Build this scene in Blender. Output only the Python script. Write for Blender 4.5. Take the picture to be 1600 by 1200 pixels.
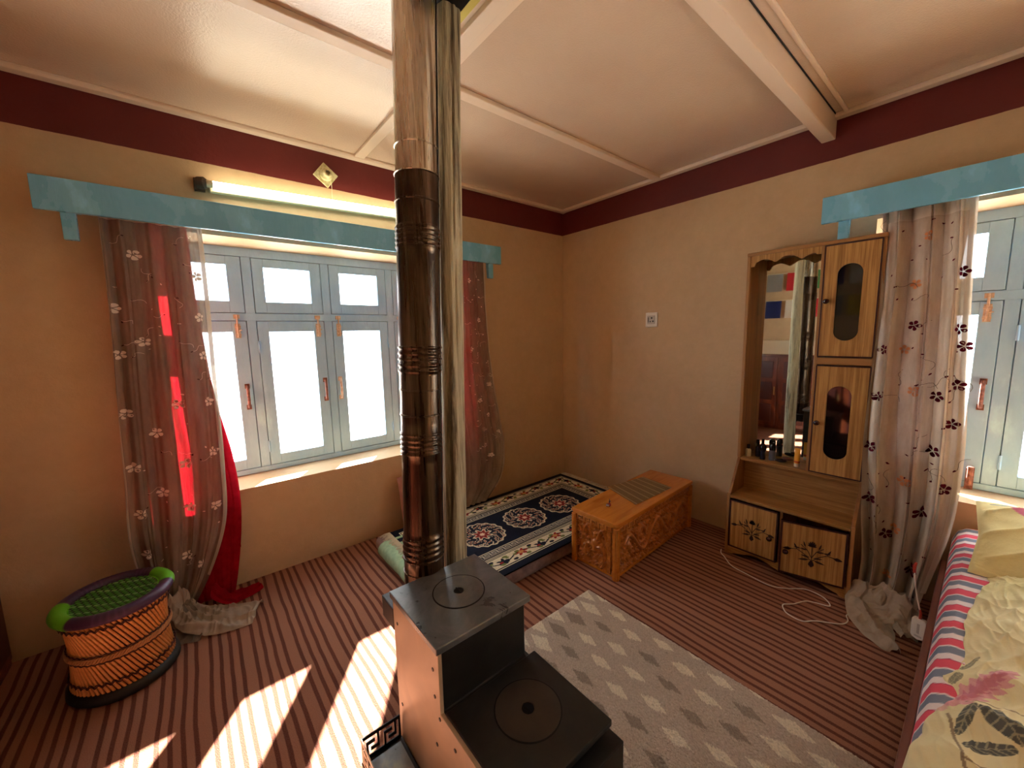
import bpy, bmesh, math, random
import numpy as np
from mathutils import Vector, Matrix

for o in list(bpy.data.objects): bpy.data.objects.remove(o)
SC = bpy.context.scene
COL = SC.collection
R = math.radians
random.seed(7); np.random.seed(7)

# ---------------------------------------------------------------- camera
cd = bpy.data.cameras.new('camera'); cam = bpy.data.objects.new('camera', cd); COL.objects.link(cam)
cd.sensor_width = 36; cd.lens = 611.6/1600*36; cd.clip_start = 0.02; cd.clip_end = 200
r_, u_, d_ = Vector((.7729, -.63418, -.0209)), Vector((.09579, .08405, .99185)), Vector((.62726, .7686, -.12571))
M = Matrix((r_, u_, -d_)).transposed().to_4x4(); M.translation = Vector((-2.8893, -2.7207, 1.4427))
cam.matrix_world = M; SC.camera = cam
# ---------------------------------------------------------------- world, sun, exposure
W = bpy.data.worlds.new('world'); SC.world = W; W.use_nodes = True
bg = W.node_tree.nodes['Background']; bg.inputs[0].default_value = (0.93, 0.96, 1.0, 1); bg.inputs[1].default_value = 7.0
sd = bpy.data.lights.new('sun', 'SUN'); sd.energy = 105; sd.angle = R(0.7); sd.color = (1.0, 0.95, 0.86)
sun = bpy.data.objects.new('sun', sd); COL.objects.link(sun)
sdir = Vector((-0.70, -1.0, -0.616)).normalized()
sun.rotation_euler = sdir.to_track_quat('-Z', 'Y').to_euler(); sun.location = (3, 6, 5)
SC.view_settings.view_transform = 'Standard'; SC.view_settings.look = 'None'
SC.view_settings.gamma = 1.0; SC.view_settings.use_curve_mapping = False
SC.view_settings.exposure = 0.14

# ---------------------------------------------------------------- material helpers
def lin(c):
    f = lambda v: v/12.92 if v <= .04045 else ((v+.055)/1.055)**2.4
    return tuple(f(x/255.) for x in c)
class Mat:
    def __init__(s, name, col=(200,200,200), rough=.6, metal=0, spec=.5, coat=0):
        s.m = bpy.data.materials.new(name); s.m.use_nodes = True; s.t = s.m.node_tree; s.n = s.t.nodes; s.l = s.t.links
        s.b = s.n['Principled BSDF']; s.out = s.n['Material Output']
        s.b.inputs['Base Color'].default_value = (*lin(col), 1); s.b.inputs['Roughness'].default_value = rough
        s.b.inputs['Metallic'].default_value = metal; s.b.inputs['Specular IOR Level'].default_value = spec
        if coat: s.b.inputs['Coat Weight'].default_value = coat
        s.co = None; s.lasth = None
    def N(s, t, **k):
        n = s.n.new(t)
        for a, v in k.items():
            if a.startswith('i_'):
                n.inputs[int(a[2:]) if a[2:].isdigit() else a[2:].replace('_', ' ')].default_value = v
            else: setattr(n, a, v)
        return n
    def coord(s, scale=(1,1,1), kind='Object', rot=(0,0,0)):
        c = s.N('ShaderNodeTexCoord'); m = s.N('ShaderNodeMapping')
        m.inputs['Scale'].default_value = scale; m.inputs['Rotation'].default_value = rot
        s.l.new(c.outputs[kind], m.inputs[0]); return m.outputs[0]
    def noise(s, scale=5, detail=3, sc=(1,1,1), rough=.5, dist=0, kind='Object'):
        n = s.N('ShaderNodeTexNoise'); n.inputs['Scale'].default_value = scale; n.inputs['Detail'].default_value = detail
        n.inputs['Roughness'].default_value = rough; n.inputs['Distortion'].default_value = dist
        s.l.new(s.coord(sc, kind), n.inputs['Vector']); return n.outputs[0]
    def ramp(s, src, stops, interp='LINEAR'):
        r = s.N('ShaderNodeValToRGB'); r.color_ramp.interpolation = interp
        e = r.color_ramp.elements
        while len(e) < len(stops): e.new(.5)
        for i, (p, c) in enumerate(stops): e[i].position = p; e[i].color = (*lin(c), 1)
        s.l.new(src, r.inputs[0]); return r.outputs[0]
    def mix(s, fac, a, b, mode='MIX'):
        m = s.N('ShaderNodeMix', data_type='RGBA', blend_type=mode)
        for i, v in ((0, fac), (6, a), (7, b)):
            if hasattr(v, 'links') or hasattr(v, 'is_linked'): s.l.new(v, m.inputs[i])
            elif i == 0: m.inputs[0].default_value = v
            else: m.inputs[i].default_value = (*lin(v), 1)
        return m.outputs[2]
    def math(s, op, a, b=None):
        m = s.N('ShaderNodeMath', operation=op)
        for i, v in ((0, a), (1, b)):
            if v is None: continue
            if hasattr(v, 'is_linked'): s.l.new(v, m.inputs[i])
            else: m.inputs[i].default_value = v
        return m.outputs[0]
    def xyz(s, kind='Object'):
        c = s.N('ShaderNodeTexCoord'); x = s.N('ShaderNodeSeparateXYZ'); s.l.new(c.outputs[kind], x.inputs[0]); return x.outputs
    def col(s, src): s.l.new(src, s.b.inputs['Base Color']); s.csrc = src; return s
    def rough(s, src, lo, hi):
        m = s.N('ShaderNodeMapRange'); m.inputs[3].default_value = lo; m.inputs[4].default_value = hi
        s.l.new(src, m.inputs[0]); s.l.new(m.outputs[0], s.b.inputs['Roughness']); return s
    def bump(s, src, strength=.3, dist=.01):
        b = s.N('ShaderNodeBump'); b.inputs['Strength'].default_value = strength; b.inputs['Distance'].default_value = dist
        s.l.new(src, b.inputs['Height'])
        if s.lasth: s.l.new(s.lasth, b.inputs['Normal'])
        s.lasth = b.outputs[0]; s.l.new(s.lasth, s.b.inputs['Normal']); return s
    def attr(s, name='Col'):
        a = s.N('ShaderNodeAttribute'); a.attribute_name = name; return a.outputs['Color']
    def cloth(s, colsrc, transl=.4, transp=0.0, tcol=None):
        """diffuse + translucent + see-through thread gaps"""
        d = s.N('ShaderNodeBsdfDiffuse'); t = s.N('ShaderNodeBsdfTranslucent'); m = s.N('ShaderNodeMixShader')
        m.inputs[0].default_value = transl
        for x in (d, t):
            if hasattr(colsrc, 'is_linked'): s.l.new(colsrc, x.inputs[0])
            else: x.inputs[0].default_value = (*lin(colsrc), 1)
        if s.lasth: s.l.new(s.lasth, d.inputs['Normal'])
        s.l.new(d.outputs[0], m.inputs[1]); s.l.new(t.outputs[0], m.inputs[2]); o = m.outputs[0]
        if transp:
            tr = s.N('ShaderNodeBsdfTransparent'); m2 = s.N('ShaderNodeMixShader')
            if hasattr(transp, 'is_linked'): s.l.new(transp, m2.inputs[0])
            else: m2.inputs[0].default_value = transp
            s.l.new(o, m2.inputs[1]); s.l.new(tr.outputs[0], m2.inputs[2]); o = m2.outputs[0]
        s.l.new(o, s.out.inputs[0]); return s

MT = {}
def mk(key, *a, **k): MT[key] = Mat(key, *a, **k); return MT[key]

# ---------------------------------------------------------------- mesh helpers
class MB:
    def __init__(s): s.v = []; s.f = []; s.c = None
    def add(s, vs, fs):
        b = len(s.v); s.v += [tuple(v) for v in vs]; s.f += [tuple(b+i for i in f) for f in fs]; return s
    def box(s, x0, x1, y0, y1, z0, z1, M=None):
        vs = [Vector((x, y, z)) for z in (z0, z1) for y in (y0, y1) for x in (x0, x1)]
        if M is not None: vs = [M @ v for v in vs]
        return s.add(vs, [(0,2,3,1), (4,5,7,6), (0,1,5,4), (2,6,7,3), (0,4,6,2), (1,3,7,5)])
    def prism(s, poly, a0, a1, axis='z', M=None):
        """polygon of (p,q) extruded along axis"""
        def P(p, q, a):
            v = {'z': (p, q, a), 'y': (p, a, q), 'x': (a, p, q)}[axis]; v = Vector(v)
            return M @ v if M is not None else v
        n = len(poly); vs = [P(p, q, a0) for p, q in poly]+[P(p, q, a1) for p, q in poly]
        return s.add(vs, [tuple(range(n))[::-1], tuple(range(n, 2*n))]+[(i, (i+1) % n, n+(i+1) % n, n+i) for i in range(n)])
    def tube(s, pts, r, n=8, cap=True, twist=None):
        pts = [Vector(p) for p in pts]; m = len(pts)
        rs = r if isinstance(r, (list, tuple, np.ndarray)) else [r]*m
        t0 = (pts[1]-pts[0]).normalized(); up = Vector((0,0,1)) if abs(t0.z) < .9 else Vector((1,0,0))
        a = t0.cross(up).normalized(); b0 = len(s.v)
        for i, p in enumerate(pts):
            t = (pts[min(i+1, m-1)]-pts[max(i-1, 0)])
            t = t.normalized() if t.length > 1e-9 else t0
            a = (a-t*a.dot(t)); a = a.normalized() if a.length > 1e-6 else t.orthogonal().normalized(); b = t.cross(a)
            for k in range(n):
                th = 2*math.pi*k/n; s.v.append(tuple(p+(a*math.cos(th)+b*math.sin(th))*rs[i]))
        for i in range(m-1):
            for k in range(n):
                s.f.append((b0+i*n+k, b0+i*n+(k+1) % n, b0+(i+1)*n+(k+1) % n, b0+(i+1)*n+k))
        if cap: s.f.append(tuple(b0+k for k in range(n))[::-1]); s.f.append(tuple(b0+(m-1)*n+k for k in range(n)))
        return s
    def lathe(s, prof, n=32, c=(0,0,0), M=None, cap=True):
        b0 = len(s.v)
        for (r, z) in prof:
            for k in range(n):
                th = 2*math.pi*k/n; v = Vector((c[0]+r*math.cos(th), c[1]+r*math.sin(th), c[2]+z))
                s.v.append(tuple(M @ v if M is not None else v))
        for i in range(len(prof)-1):
            for k in range(n): s.f.append((b0+i*n+k, b0+i*n+(k+1) % n, b0+(i+1)*n+(k+1) % n, b0+(i+1)*n+k))
        if cap: s.f.append(tuple(b0+k for k in range(n))[::-1]); s.f.append(tuple(b0+(len(prof)-1)*n+k for k in range(n)))
        return s
    def ell(s, c, r, n=10, m=7):
        prof = [(math.sin(math.pi*i/m), -math.cos(math.pi*i/m)) for i in range(m+1)]
        prof[0] = (.01, -1); prof[-1] = (.01, 1)
        Mx = Matrix.Translation(c) @ Matrix.Diagonal((*r, 1)); return s.lathe(prof, n, M=Mx)
    def build(s, name, mat, parent=None, smooth=False, bevel=0, seg=2, auto=None):
        me = bpy.data.meshes.new(name); me.from_pydata(s.v, [], s.f); me.update()
        return link(name, me, mat, parent, smooth, bevel, seg, auto, s.c)
def link(name, me, mat, parent=None, smooth=False, bevel=0, seg=2, auto=None, colors=None):
    o = bpy.data.objects.new(name, me); COL.objects.link(o)
    me.materials.append(mat.m if isinstance(mat, Mat) else MT[mat].m)
    if smooth or auto: me.shade_smooth()
    if auto: me.set_sharp_from_angle(angle=R(auto))
    if colors is not None:
        at = me.color_attributes.new('Col', 'FLOAT_COLOR', 'POINT')
        c = np.ones((len(me.vertices), 4), np.float32); c[:, :3] = colors; at.data.foreach_set('color', c.ravel())
    if bevel:
        b = o.modifiers.new('bevel', 'BEVEL'); b.width = bevel; b.segments = seg; b.limit_method = 'ANGLE'; b.angle_limit = R(40)
    if parent: o.parent = parent
    return o
def grid(name, X, mat, parent=None, colors=None, closed=False, smooth=True):
    """X: (m,n,3) array of points -> quad sheet"""
    m, n = X.shape[:2]; I = np.arange(m*n).reshape(m, n)
    if closed: I = np.concatenate([I, I[:, :1]], 1)
    q = np.stack([I[:-1, :-1], I[:-1, 1:], I[1:, 1:], I[1:, :-1]], -1).reshape(-1, 4)
    me = bpy.data.meshes.new(name); me.vertices.add(m*n); me.vertices.foreach_set('co', X.astype(np.float32).ravel())
    me.loops.add(q.size); me.loops.foreach_set('vertex_index', q.ravel().astype(np.int32))
    me.polygons.add(len(q)); me.polygons.foreach_set('loop_start', np.arange(0, q.size, 4, dtype=np.int32))
    me.update(calc_edges=True); me.validate()
    return link(name, me, mat, parent, smooth, colors=None if colors is None else colors.reshape(-1, 3))
def tag(o, label, cat, group=None, kind=None):
    o['label'] = label; o['category'] = cat
    if group: o['group'] = group
    if kind: o['kind'] = kind
    return o
def thing(name, label, cat, loc=(0,0,0), rz=0, group=None):
    o = bpy.data.objects.new(name, None); COL.objects.link(o); o.empty_display_size = .05
    o.location = loc; o.rotation_euler = (0, 0, rz); return tag(o, label, cat, group)
def struct(o): o['kind'] = 'structure'; return o
def sgrp(name, loc=(0,0,0), rz=0):
    o = bpy.data.objects.new(name, None); COL.objects.link(o); o.location = loc; o.rotation_euler = (0,0,rz); o['kind'] = 'structure'; return o
def sm(a, b, x):
    t = np.clip((x-a)/(b-a), 0, 1); return t*t*(3-2*t)
def wav(X, Y, seed, freq, n=6, spread=1.0):
    rs = np.random.RandomState(seed); o = np.zeros_like(X)
    for i in range(n):
        a = rs.uniform(0, 2*math.pi); f = freq*rs.uniform(1/(1+spread), 1+spread)
        o += np.sin(f*(X*math.cos(a)+Y*math.sin(a))+rs.uniform(0, 6.28))/n
    return o
MEANDER = ['######.#', '#....#.#', '#.####.#', '#.#....#', '#.######']
def meander(u, t):
    """1 where the key line is; u along in cells, t across 0..1"""
    cu = np.floor(u).astype(int) % 8; ct = np.clip((t*5).astype(int), 0, 4)
    T = np.array([[c == '#' for c in r] for r in MEANDER]); return T[ct, cu] & (t >= 0) & (t < 1)

# ---------------------------------------------------------------- materials
def wallpaint():
    m = mk('wall_paint', rough=.62)
    z = m.xyz()[2]
    n = m.noise(2.2, 4, rough=.6); n2 = m.noise(14, 5, rough=.7)
    tan = m.ramp(n, [(.3, (197,166,124)), (.7, (206,176,134))])
    tan = m.mix(.12, tan, m.ramp(n2, [(.35, (176,136,94)), (.65, (226,190,146))]))
    red = m.ramp(n, [(.3, (96,22,16)), (.7, (106,27,19))])
    m.col(m.mix(m.math('GREATER_THAN', m.math('ADD', z, m.math('MULTIPLY', m.math('SUBTRACT', n2, .5), .006)), 2.375), tan, red))
    m.bump(m.noise(22, 5, rough=.6), .25, .01); m.bump(m.noise(160, 2), .15, .002)
    m.rough(n2, .5, .7)
wallpaint()
m = mk('ceiling_paint', rough=.3, spec=.9, coat=.7); m.b.inputs['Coat Roughness'].default_value = .14
n = m.noise(1.6, 4, rough=.6)
m.col(m.ramp(n, [(.3, (212,184,158)), (.7, (222,196,170))]))
m.rough(m.noise(3, 2), .12, .22)
m.bump(m.noise(110, 3, rough=.6), .35, .004); m.bump(m.noise(2.2, 2, sc=(.35, 1, 1)), .35, .03); m.l.new(m.lasth, m.b.inputs['Coat Normal'])
m = mk('trim_paint', (224,200,174), rough=.35); m.bump(m.noise(30, 4, sc=(1,1,1)), .25, .005)
m = mk('beam_paint', (226,202,178), rough=.38); m.bump(m.noise(14, 4, sc=(.2,1,1)), .3, .008)
def bluepaint(key, c1, c2, rough):
    m = mk(key, rough=rough)
    n = m.noise(7, 5, rough=.65, sc=(1,1,.5)); m.col(m.ramp(n, [(.3, c1), (.6, c2), (.78, tuple(min(255, int(v*1.12)+8) for v in c2))]))
    m.bump(m.noise(40, 4, sc=(1,1,.25)), .35, .006); m.rough(n, rough-.08, rough+.12)
bluepaint('window_paint', (150,192,226), (166,204,234), .34)
bluepaint('pelmet_paint', (114,182,212), (124,190,220), .25)
m = mk('carpet', rough=.95, spec=.1)
x, y, z = m.xyz()
wob = m.math('MULTIPLY', m.math('SUBTRACT', m.noise(1.3, 3), .5), .05)
u = m.math('ADD', x, wob)
fz = m.math('MULTIPLY', m.math('SUBTRACT', m.noise(260, 3), .5), .035)
fr_ = m.math('FRACT', m.math('ADD', m.math('DIVIDE', u, .164), fz))
DK, LT = (82,36,26), (158,110,86)
stops = [(0, 0)]
for c0 in (.225, .451, .677): stops += [(c0-.052, 1), (c0-.036, 0), (c0+.036, 0), (c0+.052, 1)]
stops = [(0, 0), (.036, 0), (.052, 1)]+stops[1:]+[(.948, 1), (.964, 0)]
base = m.ramp(fr_, [(p_, LT if k_ else DK) for p_, k_ in stops])
s1 = m.ramp(fr_, [(p_, (255,255,255) if k_ else (0,0,0)) for p_, k_ in stops])
sp = m.ramp(m.noise(330, 2), [(.35, (116,72,58)), (.65, (180,136,114))])
m.col(m.mix(.22, base, sp))
m.bump(s1, .35, .004); m.bump(m.noise(300, 3), .6, .004)
m = mk('lacquered_orange_wood', rough=.25, coat=.3)
n = m.noise(6, 5, sc=(.35, 3, 3), rough=.6, dist=.6); m.col(m.ramp(n, [(.3, (172,98,30)), (.5, (200,124,46)), (.72, (184,108,36))]))
m.bump(m.noise(30, 3, sc=(.2, 3, 3)), .1, .002)
m = mk('carved_orange_wood', rough=.3, coat=.25)
m.col(m.ramp(m.noise(16, 4), [(.3, (180,102,34)), (.7, (206,128,50))])); m.bump(m.noise(120, 3), .2, .002)
def laminate(key, sc, c1=(134,90,40), c2=(200,156,92), c3=(168,122,64)):
    m = mk(key, rough=.42)
    n = m.noise(20, 4, sc=sc, rough=.75)
    m.col(m.ramp(n, [(.28, c1), (.45, c3), (.62, c2), (.8, c3)])); m.bump(n, .12, .002)
laminate('zebra_laminate', (4, 4, .1)); laminate('zebra_laminate_flat', (.2, .2, 4))
laminate('zebra_laminate_y', (4, .12, 4), (126,84,38), (176,132,74), (150,106,54))
m = mk('cabinet_edge_wood', (166,120,70), rough=.4); m.bump(m.noise(40, 3), .1, .002)
m = mk('cabinet_inside_wood', (142,94,44), rough=.5); m.col(m.ramp(m.noise(12, 4, sc=(3,3,.2)), [(.3, (124,80,36)), (.7, (158,108,54))]))
mk('dark_knob', (52,22,20), rough=.25); mk('dark_inlay', (44,18,20), rough=.5); mk('maroon_edge', (60,22,26), rough=.5)
mk('mirror_glass', (225,232,230), rough=.02, metal=1)
mk('black', (14,12,12), rough=.4); mk('dark_void', (8,6,6), rough=.9)
m = mk('tinted_glass', (20,12,10), rough=.04, spec=.6)
m = mk('stove_steel', rough=.42, metal=.55)
n = m.noise(9, 4, rough=.6); m.col(m.ramp(n, [(.3, (42,41,40)), (.7, (58,56,53))])); m.rough(n, .34, .5); m.bump(m.noise(70, 3), .06, .002)
m = mk('stove_top_steel', rough=.3, metal=.6)
n = m.noise(7, 5, rough=.7, dist=.8); n2 = m.noise(26, 4, rough=.8)
c = m.ramp(n, [(.3, (104,108,110)), (.6, (134,136,136)), (.72, (158,154,134))])
c = m.mix(m.ramp(n2, [(.66, (0,0,0)), (.74, (255,255,255))]), c, (52,44,38))
m.col(c); m.rough(n, .2, .4)
m = mk('hot_plate', rough=.5, metal=.4); m.col(m.ramp(m.noise(10, 4, dist=.5), [(.3, (56,48,42)), (.7, (72,62,52))]))
m = mk('stove_side_steel', rough=.4, metal=.1); m.col(m.ramp(m.noise(5, 4, dist=1.0), [(.3, (176,156,130)), (.7, (196,174,144))])); m.rough(m.noise(5, 3), .35, .5)
m = mk('flue_steel', rough=.25, metal=1)
z = m.xyz()[2]; n = m.noise(14, 4, sc=(3,3,.12), rough=.7)
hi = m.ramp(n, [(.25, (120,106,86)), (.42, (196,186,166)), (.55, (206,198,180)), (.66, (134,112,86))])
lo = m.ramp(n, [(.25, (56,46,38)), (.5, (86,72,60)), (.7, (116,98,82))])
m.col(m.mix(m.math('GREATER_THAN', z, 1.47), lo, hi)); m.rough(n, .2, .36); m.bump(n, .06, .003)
m = mk('white_enamel', (225,222,212), rough=.4)
m = mk('weathered_log', rough=.75)
n = m.noise(10, 6, sc=(2.2,2.2,.12), rough=.75, dist=.4); n2 = m.noise(26, 3, sc=(1.6,1.6,.06), rough=.6)
c = m.ramp(n, [(.28, (60,48,34)), (.42, (122,108,84)), (.56, (196,184,150)), (.75, (142,126,98))])
c = m.mix(m.ramp(n2, [(.30, (255,255,255)), (.36, (0,0,0))]), c, (26,18,14)); m.col(c)
m.bump(n, .7, .012); m.bump(n2, .5, .006)
def patt(key, rough=.9, bs=300, bst=.5, bd=.003, spec=.15):
    m = mk(key, rough=rough, spec=spec); m.col(m.attr()); 
    if bst: m.bump(m.noise(bs, 3), bst, bd)
    return m
patt('shaggy_rug', bs=110, bst=1.0, bd=.012); patt('woven_rug', bs=380, bst=.6); patt('printed_sheet', .9, 240, .25, .002)
m = patt('printed_comforter', .8, 90, .15, .004); m.bump(m.noise(9, 4, sc=(1,2.2,1)), .25, .02)
patt('woven_seat', .55, 100, .1, .002, .4); patt('plastic_rim', .4, 60, .15, .003, .5)
m = mk('fringe', (206,196,168), rough=.9)
m = mk('mattress_fabric', rough=.9); n = m.noise(18, 5, rough=.6); m.col(m.ramp(n, [(.35, (104,84,80)), (.6, (132,108,102))])); m.bump(m.noise(150, 3), .4, .003)
m = mk('green_cloth', rough=.9); m.col(m.ramp(m.noise(30, 3), [(.3, (136,168,132)), (.7, (160,190,150))])); m.bump(m.noise(12, 4), .4, .01)
m = mk('pink_cushion', rough=.9); m.col(m.ramp(m.noise(20, 3), [(.3, (150,100,88)), (.7, (176,124,108))])); m.bump(m.noise(200, 2), .3, .002)
m = mk('peach_cushion', rough=.9); m.col(m.ramp(m.noise(20, 3), [(.3, (196,156,128)), (.7, (216,178,150))])); m.bump(m.noise(14, 3), .3, .01)
# curtains
def sheer(key, c1, c2, transp, transl=.5):
    m = mk(key); n = m.noise(16, 4, rough=.65, sc=(1,1,.4)); m.bump(m.noise(34, 4, rough=.7, sc=(1,1,.6)), .3, .004)
    m.cloth(m.ramp(n, [(.3, c1), (.7, c2)]), transl, transp)
sheer('sheer_cloth', (136,122,106), (162,147,128), .27, .20)
sheer('sheer_cloth_thick', (170,153,132), (192,176,154), .07, .16)
sheer('sheer_hem', (206,190,168), (222,208,188), .12)
m = mk('red_cloth'); m.bump(m.noise(240, 3), .4, .003); m.cloth(m.ramp(m.noise(30, 3), [(.3, (150,16,30)), (.7, (176,22,36))]), .42)
m = mk('red_sun_block'); m.cloth(m.ramp(m.noise(30, 3), [(.3, (96,14,24)), (.7, (116,18,28))]), .06)
m = mk('rose_cloth'); m.bump(m.noise(60, 3, sc=(1,1,3)), .4, .006); m.cloth(m.ramp(m.noise(26, 3, sc=(1,1,3)), [(.3, (170,118,108)), (.7, (194,142,130))]), .30, .03)
m = mk('white_petal'); m.cloth((236,226,208), .35)
m = mk('dark_petal'); m.cloth((84,16,30), .15)
m = mk('orange_petal'); m.cloth((206,140,96), .3)
m = mk('brown_bud'); m.cloth((60,36,30), .15)
# stool
m = mk('bamboo', rough=.45); n = m.noise(40, 4, rough=.6); m.col(m.ramp(n, [(.3, (196,126,60)), (.55, (222,154,86)), (.75, (180,110,54))])); m.bump(m.noise(90, 3), .15, .002)
mk('inner_shade_brown', (92,52,26), rough=.8); mk('dark_cord', (66,26,24), rough=.7); m = mk('rubber_base', (30,34,32), rough=.6); m.bump(m.noise(60, 3), .3, .003)
m = mk('braid', (186,132,84), rough=.7)
# small
mk('white_plastic', (226,218,204), rough=.35); mk('socket_grey', (190,180,166), rough=.4)
m = mk('tube_light'); e = m.b; e.inputs['Emission Color'].default_value = (1.0, .93, .72, 1); e.inputs['Emission Strength'].default_value = 12; e.inputs['Base Color'].default_value = (1,1,1,1)
m = mk('brown_plastic', (84,66,50), rough=.6); m.bump(m.noise(60, 3), .4, .004)
m = mk('cream_metal', (224,208,170), rough=.4)
m = mk('aged_cream', rough=.6); m.col(m.ramp(m.noise(50, 4), [(.35, (190,180,120)), (.6, (226,216,168))]))
mk('rod_brown', (70,34,28), rough=.35)
m = mk('copper', rough=.35, metal=.3); m.col(m.ramp(m.noise(60, 3), [(.35, (196,160,134)), (.65, (226,200,176))]))
m = mk('rust', rough=.7, metal=.2); m.col(m.ramp(m.noise(60, 3), [(.35, (104,58,46)), (.6, (150,94,76))]))
m = mk('brass', (214,176,110), rough=.3, metal=.8)
m = mk('window_glass')
tr = m.N('ShaderNodeBsdfTransparent'); gl = m.N('ShaderNodeBsdfGlossy'); mx = m.N('ShaderNodeMixShader'); mx.inputs[0].default_value = .06
gl.inputs['Roughness'].default_value = .02; m.l.new(tr.outputs[0], mx.inputs[1]); m.l.new(gl.outputs[0], mx.inputs[2]); m.l.new(mx.outputs[0], m.out.inputs[0])
m = mk('outside_ground', rough=.9); m.col(m.ramp(m.noise(1.2, 5), [(.3, (206,204,198)), (.7, (226,224,218))]))
m = mk('dark_carved_wood', rough=.3, coat=.2); m.col(m.ramp(m.noise(9, 5, sc=(1,1,.3), dist=1.2), [(.3, (66,26,18)), (.55, (104,48,28)), (.75, (150,80,48))]))
mk('wood_red_dark', (70,30,24), rough=.4)
m = mk('bedframe_wood', rough=.4); m.col(m.ramp(m.noise(10, 4, sc=(.3,3,3)), [(.3, (112,66,54)), (.7, (142,90,74))]))
mk('yellow_board', (206,188,90), rough=.7)
def plain(key, c, r=.5, metal=0): mk(key, c, rough=r, metal=metal); return key
for k, c in (('flag_grey', (150,150,146)), ('flag_red', (206,60,66)), ('flag_green', (84,140,84)), ('flag_blue', (50,60,110)), ('flag_white', (226,222,208)), ('flag_yellow', (214,190,80))):
    mk(k).cloth(c, .3)

# ================================================================ ROOM SHELL
XB, YF, H = -3.70, -5.0, 2.6          # back wall x, front wall y, ceiling height
T = .32                               # wall thickness
W1 = (-3.06, -1.17); W2 = (-4.17, -2.28); WZ = (.57, 2.01)
b = MB()
b.box(XB-.2, W1[0], 0, T, 0, H); b.box(W1[1], T, 0, T, 0, H); b.box(W1[0], W1[1], 0, T, 0, WZ[0]); b.box(W1[0], W1[1], 0, T, WZ[1], H)
struct(b.build('wall_left', 'wall_paint'))
b = MB()
b.box(0, T, W2[1], 0, 0, H); b.box(0, T, YF-.2, W2[0], 0, H); b.box(0, T, W2[0], W2[1], 0, WZ[0]); b.box(0, T, W2[0], W2[1], WZ[1], H)
struct(b.build('wall_right', 'wall_paint'))
struct(MB().box(XB-.2, XB, YF-.2, 0, 0, H).build('wall_back', 'wall_paint'))
struct(MB().box(XB, 0, YF-.2, YF, 0, H).build('wall_front', 'wall_paint'))
struct(MB().box(XB-.2, T, YF-.2, T, -.1, 0).build('floor', 'carpet'))
struct(MB().box(XB-.2, T, YF-.2, T, H, H+.1).build('ceiling', 'ceiling_paint'))
struct(MB().box(-30, 30, T+.02, 40, -.75, -.7).box(T+.02, 30, -30, T+.02, -.75, -.7).build('ground_outside', 'outside_ground'))
# cornices and battens
c = MB().prism([(0, 2.6), (0, 2.585), (-.012, 2.575), (-.05, 2.578), (-.055, 2.59), (-.055, 2.6)], XB, 0, 'x')
struct(c.build('trim_1', 'trim_paint', bevel=.002))
c = MB().prism([(0, 2.6), (0, 2.585), (-.012, 2.575), (-.05, 2.578), (-.055, 2.59), (-.055, 2.6)], YF, -.05, 'y')
struct(c.build('trim_2', 'trim_paint', bevel=.002))
struct(MB().box(XB, XB+.05, YF, -.05, 2.58, 2.6).build('trim_3', 'trim_paint', bevel=.003))
struct(MB().box(XB+.05, -.05, -1.045, -.985, 2.578, 2.6).build('trim_4', 'trim_paint', bevel=.004))
struct(MB().box(-1.965, -1.905, -.985, -.055, 2.582, 2.6).build('trim_5', 'trim_paint', bevel=.004))
struct(MB().box(-2.02, -1.88, -1.97, -1.045, 2.588, 2.6).box(-1.985, -1.93, -1.97, -1.045, 2.565, 2.588).build('trim_6', 'trim_paint', bevel=.003))
bm7 = struct(MB().box(XB+.05, -.0, -2.075, -2.01, 2.48, 2.6).box(XB+.05, -.055, -2.135, -2.115, 2.585, 2.6).build('trim_7', 'beam_paint', bevel=.006))
MB().box(XB+.06, -.01, -2.079, -2.0765, 2.592, 2.6).build('seam_gap', 'dark_void', bm7)
struct(MB().box(XB+.05, -.055, -3.1, -3.04, 2.578, 2.6).build('trim_8', 'trim_paint', bevel=.004))
struct(MB().box(XB+.05, -.055, -4.1, -4.03, 2.48, 2.6).build('trim_9', 'beam_paint', bevel=.004))
# ceiling hatch around flue and post
h = struct(MB().box(-2.35, -2.0, -1.68, -1.36, 2.586, 2.6).build('trim_10', 'yellow_board', bevel=.002))
MB().box(-2.36, -2.035, -1.70, -1.375, 2.578, 2.5865).build('flue_hatch', 'dark_void', h)

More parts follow.
